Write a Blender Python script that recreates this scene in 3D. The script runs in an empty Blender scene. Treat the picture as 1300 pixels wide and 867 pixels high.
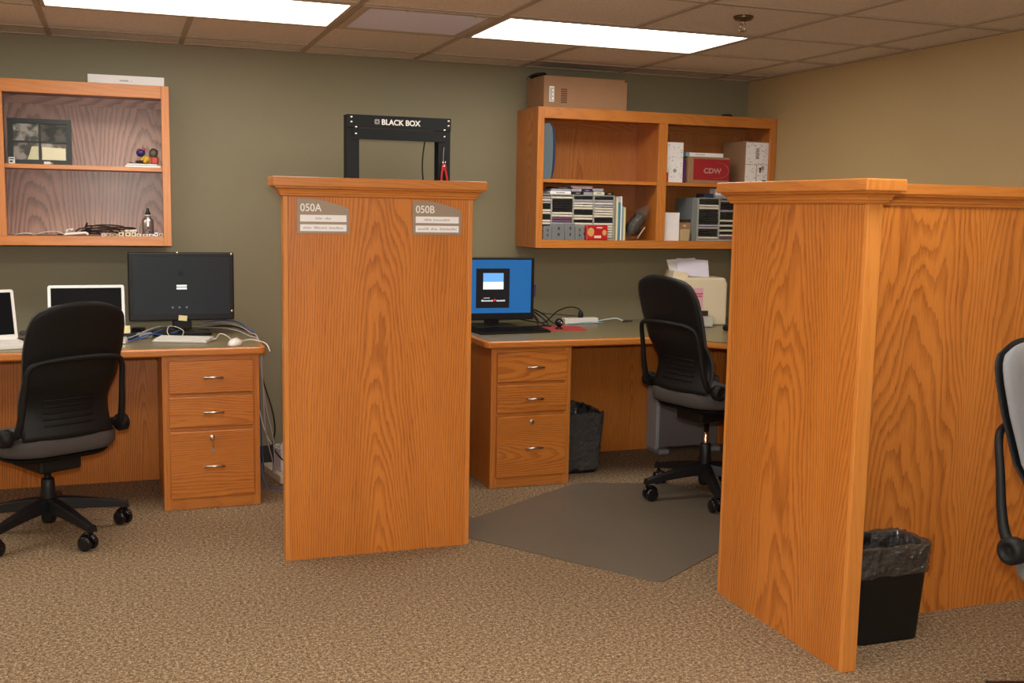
import bpy, math, random
from mathutils import Vector, Matrix
random.seed(7)
S = bpy.context.scene
C = S.collection
PI = math.pi

# ------------------------------------------------------------ camera
CAM = (0.2989, -5.8318, 1.3961)
YAW, PITCH, ROLL, FPX = 0.3493, -0.1224, 0.0182, 1367.58
def make_camera():
    fw = Vector((math.sin(YAW)*math.cos(PITCH), math.cos(YAW)*math.cos(PITCH), math.sin(PITCH)))
    rt = Vector((math.cos(YAW), -math.sin(YAW), 0)); up = rt.cross(fw)
    r2 = rt*math.cos(ROLL) + up*math.sin(ROLL); u2 = up*math.cos(ROLL) - rt*math.sin(ROLL)
    m = Matrix(((r2.x, u2.x, -fw.x, CAM[0]), (r2.y, u2.y, -fw.y, CAM[1]), (r2.z, u2.z, -fw.z, CAM[2]), (0, 0, 0, 1)))
    cd = bpy.data.cameras.new('camera'); cd.sensor_width = 36; cd.lens = 36*FPX/1300
    cd.clip_start = 0.05; cd.clip_end = 60
    co = bpy.data.objects.new('camera', cd); C.objects.link(co); co.matrix_world = m
    S.camera = co
make_camera()

# ------------------------------------------------------------ light and exposure
LAMP = 6.0            # ceiling fixture lens strength
FLASH = 34.0          # the photographer's flash, watts
S.view_settings.view_transform = 'Standard'; S.view_settings.look = 'None'
S.view_settings.gamma = 1; S.view_settings.use_curve_mapping = False
S.view_settings.exposure = 0.62
w = bpy.data.worlds.new('world'); S.world = w; w.use_nodes = True
w.node_tree.nodes['Background'].inputs[0].default_value = (0.9, 0.85, 0.8, 1)
w.node_tree.nodes['Background'].inputs[1].default_value = 0.02
ld = bpy.data.lights.new('flash', 'AREA'); ld.shape = 'RECTANGLE'; ld.size = .08; ld.size_y = .05
ld.energy = FLASH; ld.color = (1, .96, .90)
lo = bpy.data.objects.new('flash', ld); C.objects.link(lo)
lo.matrix_world = S.camera.matrix_world @ Matrix.Translation((0, .11, .02))

# ------------------------------------------------------------ materials
def nmat(name):
    m = bpy.data.materials.new(name); m.use_nodes = True
    nt = m.node_tree; b = nt.nodes['Principled BSDF']
    return m, nt, b
def N(nt, t, **k):
    n = nt.nodes.new(t)
    for a, v in k.items():
        if a.startswith('i'): n.inputs[int(a[1:])].default_value = v
        else: setattr(n, a, v)
    return n
def M_(nt, op, a, b=None, c=None):
    n = nt.nodes.new('ShaderNodeMath'); n.operation = op
    for i, x in enumerate((a, b, c)):
        if x is None: continue
        if isinstance(x, (int, float)): n.inputs[i].default_value = x
        else: nt.links.new(x, n.inputs[i])
    return n.outputs[0]
def mix(nt, f, a, b):
    n = nt.nodes.new('ShaderNodeMix'); n.data_type = 'RGBA'
    for i, x in ((0, f), (6, a), (7, b)):
        if isinstance(x, (int, float)): n.inputs[i].default_value = x
        elif isinstance(x, tuple): n.inputs[i].default_value = x if len(x) == 4 else x + (1,)
        else: nt.links.new(x, n.inputs[i])
    return n.outputs[2]
def ramp(nt, f, stops):
    n = nt.nodes.new('ShaderNodeValToRGB'); cr = n.color_ramp
    while len(cr.elements) < len(stops): cr.elements.new(.5)
    for e, (p, c) in zip(cr.elements, stops):
        e.position = p; e.color = c if len(c) == 4 else c + (1,)
    nt.links.new(f, n.inputs[0]); return n.outputs[0]
def comb(nt, x, y, z=0.0):
    n = nt.nodes.new('ShaderNodeCombineXYZ')
    for i, v in enumerate((x, y, z)):
        if isinstance(v, (int, float)): n.inputs[i].default_value = v
        else: nt.links.new(v, n.inputs[i])
    return n.outputs[0]
def noise(nt, vec, scale, detail=2, rough=.5):
    n = nt.nodes.new('ShaderNodeTexNoise'); n.inputs['Scale'].default_value = scale
    n.inputs['Detail'].default_value = detail; n.inputs['Roughness'].default_value = rough
    if vec is not None: nt.links.new(vec, n.inputs['Vector'])
    return n.outputs['Fac']
def bump(nt, b, h, s, d):
    n = nt.nodes.new('ShaderNodeBump'); n.inputs['Strength'].default_value = s; n.inputs['Distance'].default_value = d
    nt.links.new(h, n.inputs['Height']); nt.links.new(n.outputs[0], b.inputs['Normal'])
def flat(name, col, rough=.5, metal=0, spec=.5, var=0.0, vs=30, bmp=0.0, bs=200, coat=0, emit=None, es=0, alpha=1, trans=0):
    m, nt, b = nmat(name)
    b.inputs['Base Color'].default_value = col + (1,)
    b.inputs['Roughness'].default_value = rough; b.inputs['Metallic'].default_value = metal
    b.inputs['Specular IOR Level'].default_value = spec; b.inputs['Coat Weight'].default_value = coat
    b.inputs['Alpha'].default_value = alpha; b.inputs['Transmission Weight'].default_value = trans
    tc = nt.nodes.new('ShaderNodeTexCoord').outputs['Object']
    f = noise(nt, tc, vs, 3)
    v = max(var, .04)
    lo_ = tuple(c*(1-v) for c in col); hi = tuple(min(1, c*(1+v)) for c in col)
    nt.links.new(mix(nt, f, lo_, hi), b.inputs['Base Color'])
    if bmp: bump(nt, b, noise(nt, tc, bs, 2), bmp, .002)
    if emit: b.inputs['Emission Color'].default_value = emit + (1,); b.inputs['Emission Strength'].default_value = es
    return m
def oak(name, light, dark, rough=.33, contrast=.50, pitch=.27, rings=105, slope=.062, spec=.5):
    """plain-sawn oak veneer: growth rings cut by a slightly tilted plane, plus long open pores"""
    m, nt, b = nmat(name)
    uv = nt.nodes.new('ShaderNodeTexCoord').outputs['UV']
    sp = nt.nodes.new('ShaderNodeSeparateXYZ'); nt.links.new(uv, sp.inputs[0]); u, v = sp.outputs[0], sp.outputs[1]
    wv = noise(nt, comb(nt, M_(nt, 'MULTIPLY', u, 3.2), M_(nt, 'MULTIPLY', v, .75)), 1, 2, .5)
    wf = noise(nt, comb(nt, M_(nt, 'MULTIPLY', u, 45), M_(nt, 'MULTIPLY', v, 5)), 1, 3, .6)
    uc = M_(nt, 'PINGPONG', M_(nt, 'ADD', u, M_(nt, 'MULTIPLY', M_(nt, 'SUBTRACT', wv, .5), .10)), pitch)
    d = M_(nt, 'ADD', M_(nt, 'MULTIPLY', v, slope), M_(nt, 'MULTIPLY', M_(nt, 'SUBTRACT', wv, .30), .17))
    r = M_(nt, 'SQRT', M_(nt, 'ADD', M_(nt, 'MULTIPLY', uc, uc), M_(nt, 'MULTIPLY', d, d)))
    ph = M_(nt, 'ADD', M_(nt, 'MULTIPLY', r, rings), M_(nt, 'MULTIPLY', wf, 1.1))
    fr = M_(nt, 'FRACT', ph)
    band = ramp(nt, fr, [(0, (.15,)*3), (.35, (.0,)*3), (.8, (.85,)*3), (.93, (1,)*3), (1, (.15,)*3)])
    pore = noise(nt, comb(nt, M_(nt, 'MULTIPLY', u, 330), M_(nt, 'MULTIPLY', v, 9)), 1, 2, .6)
    pr_ = ramp(nt, pore, [(.45, (0,)*3), (.75, (1,)*3)])
    broad = noise(nt, comb(nt, M_(nt, 'MULTIPLY', u, 9), M_(nt, 'MULTIPLY', v, .8)), 1, 2)
    f = M_(nt, 'ADD', M_(nt, 'MULTIPLY', band, contrast), M_(nt, 'MULTIPLY', M_(nt, 'MULTIPLY', pr_, M_(nt, 'ADD', M_(nt, 'MULTIPLY', band, .5), .5)), .55))
    f = M_(nt, 'ADD', f, M_(nt, 'MULTIPLY', M_(nt, 'SUBTRACT', broad, .5), .7))
    f = M_(nt, 'MAXIMUM', M_(nt, 'MINIMUM', f, 1), 0)
    nt.links.new(mix(nt, f, light, dark), b.inputs['Base Color'])
    b.inputs['Roughness'].default_value = rough; b.inputs['Specular IOR Level'].default_value = spec
    b.inputs['Coat Weight'].default_value = .06; b.inputs['Coat Roughness'].default_value = .2
    bump(nt, b, pr_, .08, .0006)
    return m
OAK = oak('golden oak veneer', (.60, .205, .034), (.28, .070, .009))
OAKT = oak('golden oak trim', (.60, .215, .040), (.37, .105, .016), contrast=.25, rings=60)
OAKE = oak('oak edge banding', (.64, .24, .048), (.47, .145, .024), contrast=.2, rings=60)
OAKD = oak('cabinet interior oak', (.47, .175, .045), (.25, .075, .016))
OAKP = oak('weathered oak back panel', (.52, .29, .205), (.22, .10, .07), contrast=.8, rings=58, slope=.16)

def wallmat(name, col):
    m, nt, b = nmat(name); tc = nt.nodes.new('ShaderNodeTexCoord').outputs['Object']
    f = noise(nt, tc, 1.4, 3)
    nt.links.new(mix(nt, f, tuple(c*.93 for c in col), tuple(c*1.06 for c in col)), b.inputs['Base Color'])
    b.inputs['Roughness'].default_value = .5; b.inputs['Specular IOR Level'].default_value = .35
    bump(nt, b, noise(nt, tc, 160, 3), .25, .0015)
    return m
GREEN = wallmat('olive green wall paint', (.262, .234, .142))
TAN = wallmat('tan wall paint', (.49, .355, .175))

m, nt, b = nmat('brown flecked carpet'); CARPET = m
tc = nt.nodes.new('ShaderNodeTexCoord').outputs['Object']
n1 = noise(nt, tc, 180, 3, .7); n2 = noise(nt, tc, 80, 2, .6); n3 = noise(nt, tc, 1.2, 2)
f = M_(nt, 'ADD', M_(nt, 'MULTIPLY', n1, .6), M_(nt, 'MULTIPLY', n2, .4))
c = ramp(nt, f, [(.36, (.060, .035, .019)), (.46, (.17, .112, .062)), (.53, (.32, .225, .132)), (.63, (.64, .50, .35))])
nt.links.new(mix(nt, M_(nt, 'MULTIPLY', n3, .35), c, (.17, .10, .055)), b.inputs['Base Color'])
b.inputs['Roughness'].default_value = .95; b.inputs['Specular IOR Level'].default_value = .15
bump(nt, b, f, .9, .006)

m, nt, b = nmat('acoustic ceiling tile'); TILE = m
tc = nt.nodes.new('ShaderNodeTexCoord').outputs['Object']
f = noise(nt, tc, 90, 4, .7); g = noise(nt, tc, .9, 2)
nt.links.new(mix(nt, ramp(nt, f, [(.40, (0,)*3), (.52, (1,)*3)]), (.68, .60, .54), (.77, .70, .63)), b.inputs['Base Color'])
b.inputs['Roughness'].default_value = .9; bump(nt, b, f, .4, .003)
GRID = flat('painted grid metal', (.42, .33, .25), .5)
TROFFER = flat('troffer frame metal', (.5, .42, .34), .45)
LENS = flat('lit prismatic lens', (.9, .9, .9), .4, emit=(1, .955, .87), es=LAMP)
VENT = flat('return grille panel', (.60, .55, .58), .6, var=.1, vs=120)
BASEB = flat('dark vinyl cove base', (.03, .022, .017), .5)

m, nt, b = nmat('olive flecked laminate'); LAM = m
tc = nt.nodes.new('ShaderNodeTexCoord').outputs['Object']
f = noise(nt, tc, 260, 2, .7)
nt.links.new(ramp(nt, f, [(.35, (.13, .105, .05)), (.6, (.27, .225, .125))]), b.inputs['Base Color'])
b.inputs['Roughness'].default_value = .32
BLK = flat('black plastic', (.007, .007, .008), .45, spec=.35, bmp=.1)
BLKG = flat('glossy black plastic', (.008, .008, .01), .15)
BLKM = flat('black powder coated steel', (.009, .011, .012), .6, spec=.25)
CHBLK = flat('black chair shell', (.007, .007, .007), .55, spec=.28, bmp=.15, bs=300)
FAB = flat('grey seat fabric', (.062, .053, .05), .9, var=.2, vs=400, bmp=.3, bs=700)
FABL = flat('light grey knit fabric', (.20, .20, .21), .9, var=.12, vs=500, bmp=.3, bs=900)
NICK = flat('brushed nickel', (.62, .56, .48), .28, 1)
CHROME = flat('chrome', (.8, .78, .75), .12, 1)
WHITE = flat('white plastic', (.78, .76, .72), .35)
PAPER = flat('white paper', (.90, .88, .88), .8)
CREAM = flat('cream plastic', (.76, .66, .47), .4)
SILV = flat('silver aluminium', (.72, .72, .72), .3, .7)
GREYC = flat('grey cable', (.42, .41, .42), .5)
BLUEC = flat('blue cable', (.05, .13, .38), .45)
CARD = flat('brown cardboard', (.36, .20, .105), .85, var=.08, vs=8)
CARDD = flat('brown cardboard side', (.36, .20, .105), .85)
YEL = flat('yellow sticky paper', (.86, .78, .42), .8)
RED = flat('glossy red', (.50, .015, .02), .3)
CDWR = flat('red box print', (.36, .015, .022), .6)
SIGN = flat('taupe sign plastic', (.33, .25, .185), .45)
TXW = flat('white lettering', (.85, .84, .80), .5)
TXG = flat('grey print', (.32, .32, .34), .7)
TXK = flat('black print', (.03, .03, .03), .7)
RACKG = flat('grey cd rack plastic', (.37, .38, .33), .45)
CDK = flat('black cd case', (.015, .018, .02), .2)
CDL = flat('pale cd case', (.74, .70, .58), .35)
CDP = flat('purple cd case', (.17, .09, .15), .3)
CDG = flat('lilac cd case', (.40, .38, .45), .3)
CLEAR = flat('smoky clear plastic', (.27, .29, .29), .18, alpha=.62)
TEAL = flat('teal book cover', (.06, .27, .34), .5)
YELB = flat('pale yellow book cover', (.72, .68, .36), .5)
NAVY = flat('navy cover', (.02, .03, .09), .4)
PURP = flat('purple box', (.10, .02, .13), .5)
BLUG = flat('blue grey sheen plastic', (.12, .17, .20), .25)
PINK = flat('pink paper', (.74, .42, .50), .8)
LIL = flat('pale violet paper', (.70, .68, .80), .8)
STEEL = flat('brushed steel bottle', (.50, .49, .48), .3, .9)
MATM, nt, b = nmat('clear vinyl chair mat')
b.inputs['Base Color'].default_value = (.125, .10, .075, 1); b.inputs['Roughness'].default_value = .42
b.inputs['Alpha'].default_value = .72
tc = nt.nodes.new('ShaderNodeTexCoord').outputs['Object']
nt.links.new(mix(nt, noise(nt, tc, 3, 2), (.16, .13, .095), (.20, .165, .122)), b.inputs['Base Color'])
bump(nt, b, noise(nt, tc, 260, 1), .2, .001)
LINER, nt, b = nmat('thin black bin liner')
b.inputs['Base Color'].default_value = (.085, .087, .09, 1); b.inputs['Roughness'].default_value = .33; b.inputs['Coat Weight'].default_value = 1; b.inputs['Coat Roughness'].default_value = .26
b.inputs['Alpha'].default_value = .9; b.inputs['Specular IOR Level'].default_value = .9
tc = nt.nodes.new('ShaderNodeTexCoord').outputs['Object']
mp = nt.nodes.new('ShaderNodeMapping'); mp.inputs['Scale'].default_value = (1, 1, 1.6); nt.links.new(tc, mp.inputs[0])
bump(nt, b, noise(nt, mp.outputs[0], 26, 4, .65), 1.0, .07)
LINERC, nt, b = nmat('smoky translucent bin liner')
b.inputs['Base Color'].default_value = (.07, .065, .06, 1); b.inputs['Roughness'].default_value = .14; b.inputs['Coat Weight'].default_value = 1; b.inputs['Coat Roughness'].default_value = .1
b.inputs['Alpha'].default_value = .62; b.inputs['Specular IOR Level'].default_value = .9
tc = nt.nodes.new('ShaderNodeTexCoord').outputs['Object']
bump(nt, b, noise(nt, tc, 22, 4, .6), 1.0, .06)
BAG, nt, b = nmat('crinkled clear bag')
b.inputs['Base Color'].default_value = (.20, .18, .16, 1); b.inputs['Roughness'].default_value = .22
b.inputs['Alpha'].default_value = .30; b.inputs['Coat Weight'].default_value = 1
tc = nt.nodes.new('ShaderNodeTexCoord').outputs['Object']
bump(nt, b, noise(nt, tc, 60, 3, .6), 1.0, .02)

def screen(name, col, s):
    return flat(name, (.01, .01, .012), .12, emit=col, es=s)
SCRD = screen('dark monitor screen', (.013, .018, .020), .8)
SCRO = flat('dark off screen', (.003, .003, .004), .4, spec=.08)
SCRB = screen('blue desktop screen', (.008, .085, .235), 1.0)
SCRK = screen('black screen window', (.004, .005, .006), 1.0)
SCRS = screen('sky screen picture', (.12, .32, .75), 1.0)
SCRW = screen('white screen box', (.75, .78, .70), 1.0)
SCRR = screen('red screen dot', (.7, .02, .03), 1.0)
SCRL = screen('logo on dark screen', (.004, .006, .008), 1.0)

# ------------------------------------------------------------ mesh builder
class MB:
    def __init__(s): s.v = []; s.f = []; s.uv = []; s.mi = []; s.sm = []
    def face(s, pts, uvs=None, mi=0, sm=False):
        i = len(s.v); s.v += [tuple(p) for p in pts]; s.f.append(tuple(range(i, i+len(pts))))
        s.uv.append(uvs or [(p[0]+p[1], p[2]) for p in pts]); s.mi.append(mi); s.sm.append(sm)
    def mesh(s, vs, fs, sm=True, mi=0, uvf=None):
        i = len(s.v); s.v += [tuple(p) for p in vs]
        for f in fs:
            s.f.append(tuple(i+k for k in f)); s.mi.append(mi); s.sm.append(sm)
            s.uv.append([(uvf(vs[k]) if uvf else (vs[k][0]+vs[k][1], vs[k][2])) for k in f])
    def box(s, x0, x1, y0, y1, z0, z1, g='z', uo=None, vo=None, mi=0, T=None):
        if uo is None: uo = random.uniform(0, 5)
        if vo is None: vo = random.uniform(0, .6)
        P = [(x0, y0, z0), (x1, y0, z0), (x1, y1, z0), (x0, y1, z0), (x0, y0, z1), (x1, y0, z1), (x1, y1, z1), (x0, y1, z1)]
        gi = 'xyz'.index(g); base = len(s.v)
        s.v += [tuple(T @ Vector(p)) if T else p for p in P]
        for f, na in (((0, 3, 2, 1), 2), ((4, 5, 6, 7), 2), ((0, 1, 5, 4), 1), ((2, 3, 7, 6), 1), ((1, 2, 6, 5), 0), ((3, 0, 4, 7), 0)):
            ax = [a for a in range(3) if a != na]
            if gi in ax: va = gi; ua = [a for a in ax if a != gi][0]
            else: ua, va = ax
            s.f.append(tuple(base+k for k in f)); s.uv.append([(P[k][ua]+uo, P[k][va]+vo) for k in f]); s.mi.append(mi); s.sm.append(False)
        return s
    def prism(s, poly, z0, z1, mi=0, T=None, sm=False, axis='z'):
        """polygon (a,b) counter-clockwise, extruded from z0 to z1 along axis"""
        def P(a, b, c):
            p = {'z': (a, b, c), 'y': (a, c, b), 'x': (c, a, b)}[axis]
            return tuple(T @ Vector(p)) if T else p
        n = len(poly); i = len(s.v); uo = random.uniform(0, 3)
        s.v += [P(a, b, z0) for a, b in poly] + [P(a, b, z1) for a, b in poly]
        L = [0]
        for k in range(n): L.append(L[-1] + math.dist(poly[k], poly[(k+1) % n]))
        flip = axis == 'y'
        def add(f, uv, smf):
            if flip: f = f[::-1]; uv = uv[::-1]
            s.f.append(tuple(i+k for k in f)); s.uv.append(uv); s.mi.append(mi); s.sm.append(smf)
        add(tuple(range(n))[::-1], [(poly[k][0]+uo, poly[k][1]) for k in range(n)][::-1], False)
        add(tuple(range(n, 2*n)), [(poly[k][0]+uo, poly[k][1]) for k in range(n)], False)
        for k in range(n):
            k2 = (k+1) % n
            add((k, k2, n+k2, n+k), [(z0, L[k]), (z0, L[k+1]), (z1, L[k+1]), (z1, L[k])], sm)
        return s
    def tube(s, pts, r, n=10, caps=True, mi=0, flatk=1.0, upv=None):
        pts = [Vector(p) for p in pts]; m = len(pts)
        rs = r if isinstance(r, (list, tuple)) else [r]*m
        t0 = (pts[1]-pts[0]).normalized()
        ref = Vector(upv) if upv else (Vector((0, 0, 1)) if abs(t0.z) < .9 else Vector((1, 0, 0)))
        a = t0.cross(ref).normalized(); vs = []; fs = []
        for k, p in enumerate(pts):
            t = (pts[min(k+1, m-1)]-pts[max(k-1, 0)]).normalized()
            a = (a - t*a.dot(t)).normalized(); bb = t.cross(a)
            for j in range(n):
                th = 2*PI*j/n; vs.append(p + a*math.cos(th)*rs[k] + bb*math.sin(th)*rs[k]*flatk)
        for k in range(m-1):
            for j in range(n):
                j2 = (j+1) % n; fs.append((k*n+j, k*n+j2, (k+1)*n+j2, (k+1)*n+j))
        if caps: fs.append(tuple(range(n))[::-1]); fs.append(tuple((m-1)*n+j for j in range(n)))
        s.mesh(vs, fs, True, mi); return s
    def lathe(s, prof, c=(0, 0, 0), n=24, axis='z', mi=0):
        vs = []; fs = []; m = len(prof)
        for r, h in prof:
            for j in range(n):
                th = 2*PI*j/n; x, y = r*math.cos(th), r*math.sin(th)
                p = {'z': (x, y, h), 'x': (h, x, y), 'y': (y, h, x)}[axis]
                vs.append((p[0]+c[0], p[1]+c[1], p[2]+c[2]))
        for k in range(m-1):
            for j in range(n):
                j2 = (j+1) % n; fs.append((k*n+j, k*n+j2, (k+1)*n+j2, (k+1)*n+j))
        if prof[0][0] > 1e-6: fs.append(tuple(range(n))[::-1])
        if prof[-1][0] > 1e-6: fs.append(tuple((m-1)*n+j for j in range(n)))
        s.mesh(vs, fs, True, mi); return s
    def ball(s, c, r, sc=(1, 1, 1), n=16, m=10, mi=0):
        vs = []; fs = []
        for k in range(m+1):
            ph = PI*k/m
            for j in range(n):
                th = 2*PI*j/n
                vs.append((c[0]+r*sc[0]*math.sin(ph)*math.cos(th), c[1]+r*sc[1]*math.sin(ph)*math.sin(th), c[2]-r*sc[2]*math.cos(ph)))
        for k in range(m):
            for j in range(n):
                j2 = (j+1) % n; fs.append((k*n+j, k*n+j2, (k+1)*n+j2, (k+1)*n+j))
        s.mesh(vs, fs, True, mi); return s
    def grid(s, fn, nu, nv, th=None, mi=0, closed=False):
        """surface fn(i/nu, j/nv); with th a solid of that thickness along fn's second return"""
        vs = []; fs = []
        for j in range(nv+1):
            for i in range(nu+1): vs.append(fn(i/nu, j/nv))
        for j in range(nv):
            for i in range(nu):
                a = j*(nu+1)+i; fs.append((a, a+1, a+nu+2, a+nu+1))
        s.mesh(vs, fs, True, mi); return s
    def build(s, name, mat, parent=None, bev=0, loc=None, rotz=0, weld=False, seg=2, solid=0, sub=0):
        me = bpy.data.meshes.new(name); me.from_pydata(s.v, [], s.f)
        for mm in (mat if isinstance(mat, (list, tuple)) else [mat]): me.materials.append(mm)
        ul = me.uv_layers.new(name='UVMap'); k = 0
        for fi, p in enumerate(me.polygons):
            p.material_index = s.mi[fi]; p.use_smooth = s.sm[fi]
            for q in range(p.loop_total): ul.data[p.loop_start+q].uv = s.uv[fi][q]
        me.update()
        o = bpy.data.objects.new(name, me); C.objects.link(o)
        if weld: md = o.modifiers.new('weld', 'WELD'); md.merge_threshold = 1e-5
        if solid: md = o.modifiers.new('solid', 'SOLIDIFY'); md.thickness = solid; md.offset = 0
        if sub: md = o.modifiers.new('sub', 'SUBSURF'); md.levels = sub; md.render_levels = sub
        if bev:
            md = o.modifiers.new('bevel', 'BEVEL'); md.width = bev; md.segments = seg
            md.limit_method = 'ANGLE'; md.angle_limit = .7; md.harden_normals = False
        if parent: o.parent = parent
        if loc: o.location = loc
        if rotz: o.rotation_euler = (0, 0, rotz)
        return o
def tag(o, label, cat, group=None):
    o['label'] = label; o['category'] = cat
    if group: o['group'] = group
    return o
def thing(name, label, cat, loc=(0, 0, 0), rotz=0, group=None):
    o = bpy.data.objects.new(name, None); C.objects.link(o); o.empty_display_size = .05
    o.location = loc; o.rotation_euler = (0, 0, rotz); return tag(o, label, cat, group)
def struct(o): o['kind'] = 'structure'; return o
def dup(root, loc=None, rotz=None, label=None, group=None):
    r = root.copy(); C.objects.link(r)
    if loc is not None: r.location = loc
    if rotz is not None: r.rotation_euler = (0, 0, rotz)
    if label: r['label'] = label
    if group: r['group'] = group
    for ch in root.children:
        c2 = ch.copy(); C.objects.link(c2); c2.parent = r
        for g in ch.children:
            d = g.copy(); C.objects.link(d); d.parent = c2
    return r
def cat_rom(P, n=8):
    P = [Vector(p) for p in P]; Q = [P[0]]+P+[P[-1]]; out = []
    for k in range(1, len(Q)-2):
        for j in range(n):
            t = j/n; a, b_, c_, d = Q[k-1], Q[k], Q[k+1], Q[k+2]
            out.append(.5*((2*b_)+(c_-a)*t+(2*a-5*b_+4*c_-d)*t*t+(3*b_-a-3*c_+d)*t**3))
    out.append(P[-1]); return out
def cable(name, pts, r, mat, label, cat='cable', group=None, parent=None):
    b_ = MB(); b_.tube(cat_rom(pts), r, 8); o = b_.build(name, mat, parent)
    if not parent: tag(o, label, cat, group)
    return o
def text(name, s, size, mat, parent, loc, rot=(PI/2, 0, 0), ext=.0006, sx=1, bold=0, align='LEFT', sp=1):
    cu = bpy.data.curves.new(name, 'FONT'); cu.body = s; cu.size = size; cu.extrude = ext; cu.offset = bold
    cu.align_x = align; cu.space_character = sp
    to = bpy.data.objects.new('tmp', cu); C.objects.link(to)
    dg = bpy.context.evaluated_depsgraph_get(); me = bpy.data.meshes.new_from_object(to.evaluated_get(dg))
    bpy.data.objects.remove(to)
    me.materials.clear(); me.materials.append(mat)
    o = bpy.data.objects.new(name, me); C.objects.link(o); o.location = loc; o.rotation_euler = rot; o.scale = (sx, 1, 1)
    if parent: o.parent = parent
    return o
def rrect(x0, x1, y0, y1, r, n=5):
    out = []
    for cx, cy, a in ((x1-r, y0+r, -PI/2), (x1-r, y1-r, 0), (x0+r, y1-r, PI/2), (x0+r, y0+r, PI)):
        for k in range(n+1):
            t = a+PI/2*k/n; out.append((cx+r*math.cos(t), cy+r*math.sin(t)))
    return out

# ------------------------------------------------------------ room shell
XR, H, XL, YF = 3.931, 2.193, -3.3, -8.2
def slab(name, a, mat): b_ = MB(); b_.box(*a); return struct(b_.build(name, mat))
slab('floor', (XL, XR, YF, 0, -.1, 0), CARPET)
slab('wall_back', (XL-.1, XR+.1, 0, .1, -.1, H+.2), GREEN)
slab('wall_right', (XR, XR+.1, YF, 0, -.1, H+.2), TAN)
slab('wall_left', (XL-.1, XL, YF, 0, -.1, H+.2), TAN)
slab('wall_front', (XL-.1, XR+.1, YF-.1, YF, -.1, H+.2), TAN)
T = .61; RY = [-.257-T*k for k in range(0, 14)]       # cross rows; RY[0] nearest the wall
LIGHTS = [(T*3*i, RY[j]) for i in (-2, -1, 0, 1) for j in (1, 5, 9)]   # left edge, back edge
VENTS = [(T*2, RY[1])]
def cut(x, y):   # is the tile with left edge x, back edge y taken by a fixture
    for lx, ly in LIGHTS:
        if abs(y-ly) < .01 and lx-.01 < x < lx+T*2-.01: return True
    return (abs(x-T*2) < .01 and abs(y-RY[1]) < .01)
cb = MB(); g = MB()
xs = [XL] + [T*k for k in range(-5, 7)] + [XR]; ys = [0] + [y for y in RY if y > YF] + [YF]
for i in range(len(xs)-1):
    for j in range(len(ys)-1):
        if not cut(xs[i], ys[j]): cb.box(xs[i], xs[i+1], ys[j+1], ys[j], H+.004, H+.02)
struct(cb.build('ceiling', TILE))
for x in xs[1:-1]:
    for j in range(len(ys)-1):
        inside = any(abs(ys[j]-ly) < .01 and abs(x-lx-T) < .01 for lx, ly in LIGHTS)
        if not inside: g.box(x-.012, x+.012, ys[j+1], ys[j], H-.002, H+.0045)
for y in ys[1:-1]: g.box(XL, XR, y-.012, y+.012, H-.0024, H+.004)
struct(g.build('trim_1', GRID))
g = MB()
g.box(XL, XR, -.022, 0, H-.003, H+.004); g.box(XR-.022, XR, YF, 0, H-.003, H+.004)
struct(g.build('trim_2', GRID))
slab('trim_3', (XL, XR, YF, 0, H+.14, H+.17), GRID)
bb = MB(); bb.box(XL, XR, -.008, 0, 0, .1); struct(bb.build('baseboard_back', BASEB))
bb = MB(); bb.box(XR-.008, XR, YF, -.01, 0, .1); struct(bb.build('baseboard_right', BASEB))

# ceiling fixtures
def fixture(x, y, label):
    t = thing('ceiling_light', label, 'ceiling light', (x, y, H), group='fluorescent ceiling troffers')
    f_ = MB(); a, b2 = .016, .034; W, D = 2*T, T
    f_.box(a, W-a, -D+a, -D+b2, -.004, .03); f_.box(a, W-a, -b2, -a, -.004, .03)
    f_.box(a, b2, -D+b2, -b2, -.004, .03); f_.box(W-b2, W-a, -D+b2, -b2, -.004, .03)
    f_.build('frame', TROFFER, t)
    l = MB(); l.box(b2, W-b2, -D+b2, -b2, .002, .008); l.build('lens', LENS, t)
    h = MB(); h.box(.02, W-.02, -D+.02, -.02, .05, .09); h.build('housing', TROFFER, t)
    return t
for k, (x, y) in enumerate(LIGHTS):
    lab = {(0.0, 1): 'lit fluorescent ceiling panel above the left desk, left of the grey return grille',
           (3*T, 1): 'lit fluorescent ceiling panel above the right desk, right of the grey return grille'}.get((x, RY.index(y)))
    fixture(x, y, lab or 'lit fluorescent ceiling panel further out in the room, behind the viewer')
t = thing('return_air_grille', 'grey panelled return air grille set between the two lit ceiling panels', 'vent', (2*T, RY[1], H))
f_ = MB(); a, b2 = .014, .05
f_.box(a, T-a, -T+a, -T+b2, -.005, .012); f_.box(a, T-a, -b2, -a, -.005, .012)
f_.box(a, b2, -T+b2, -b2, -.005, .012); f_.box(T-b2, T-a, -T+b2, -b2, -.005, .012); f_.build('frame', TROFFER, t)
f_ = MB(); f_.box(b2, T-b2, -T+b2, -b2, .0, .006)
for k in range(40):
    y = -T+b2+.006+k*(T-2*b2-.012)/39; f_.box(b2, T-b2, y-.002, y+.002, -.002, .001)
f_.build('grille_panel', VENT, t)
for k, (x, y) in enumerate(((.2, -T+.03), (T-.12, -T+.03))):
    f_ = MB(); f_.lathe([(.006, 0), (.006, -.004), (.003, -.006)], (x, y, -.005), 10); f_.build('screw', CHROME, t)
t = thing('sprinkler_head', 'small chrome fire sprinkler head hanging from the ceiling tile', 'sprinkler', (2.724, -1.876, H))
f_ = MB(); f_.lathe([(.0, .004), (.04, .004), (.042, -.002), (.034, -.012), (.014, -.014), (.012, -.004)], n=24); f_.build('escutcheon', flat('tarnished brass', (.16, .12, .08), .3, .9), t)
f_ = MB(); f_.lathe([(.009, -.012), (.010, -.022), (.007, -.026)], n=12)
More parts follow.
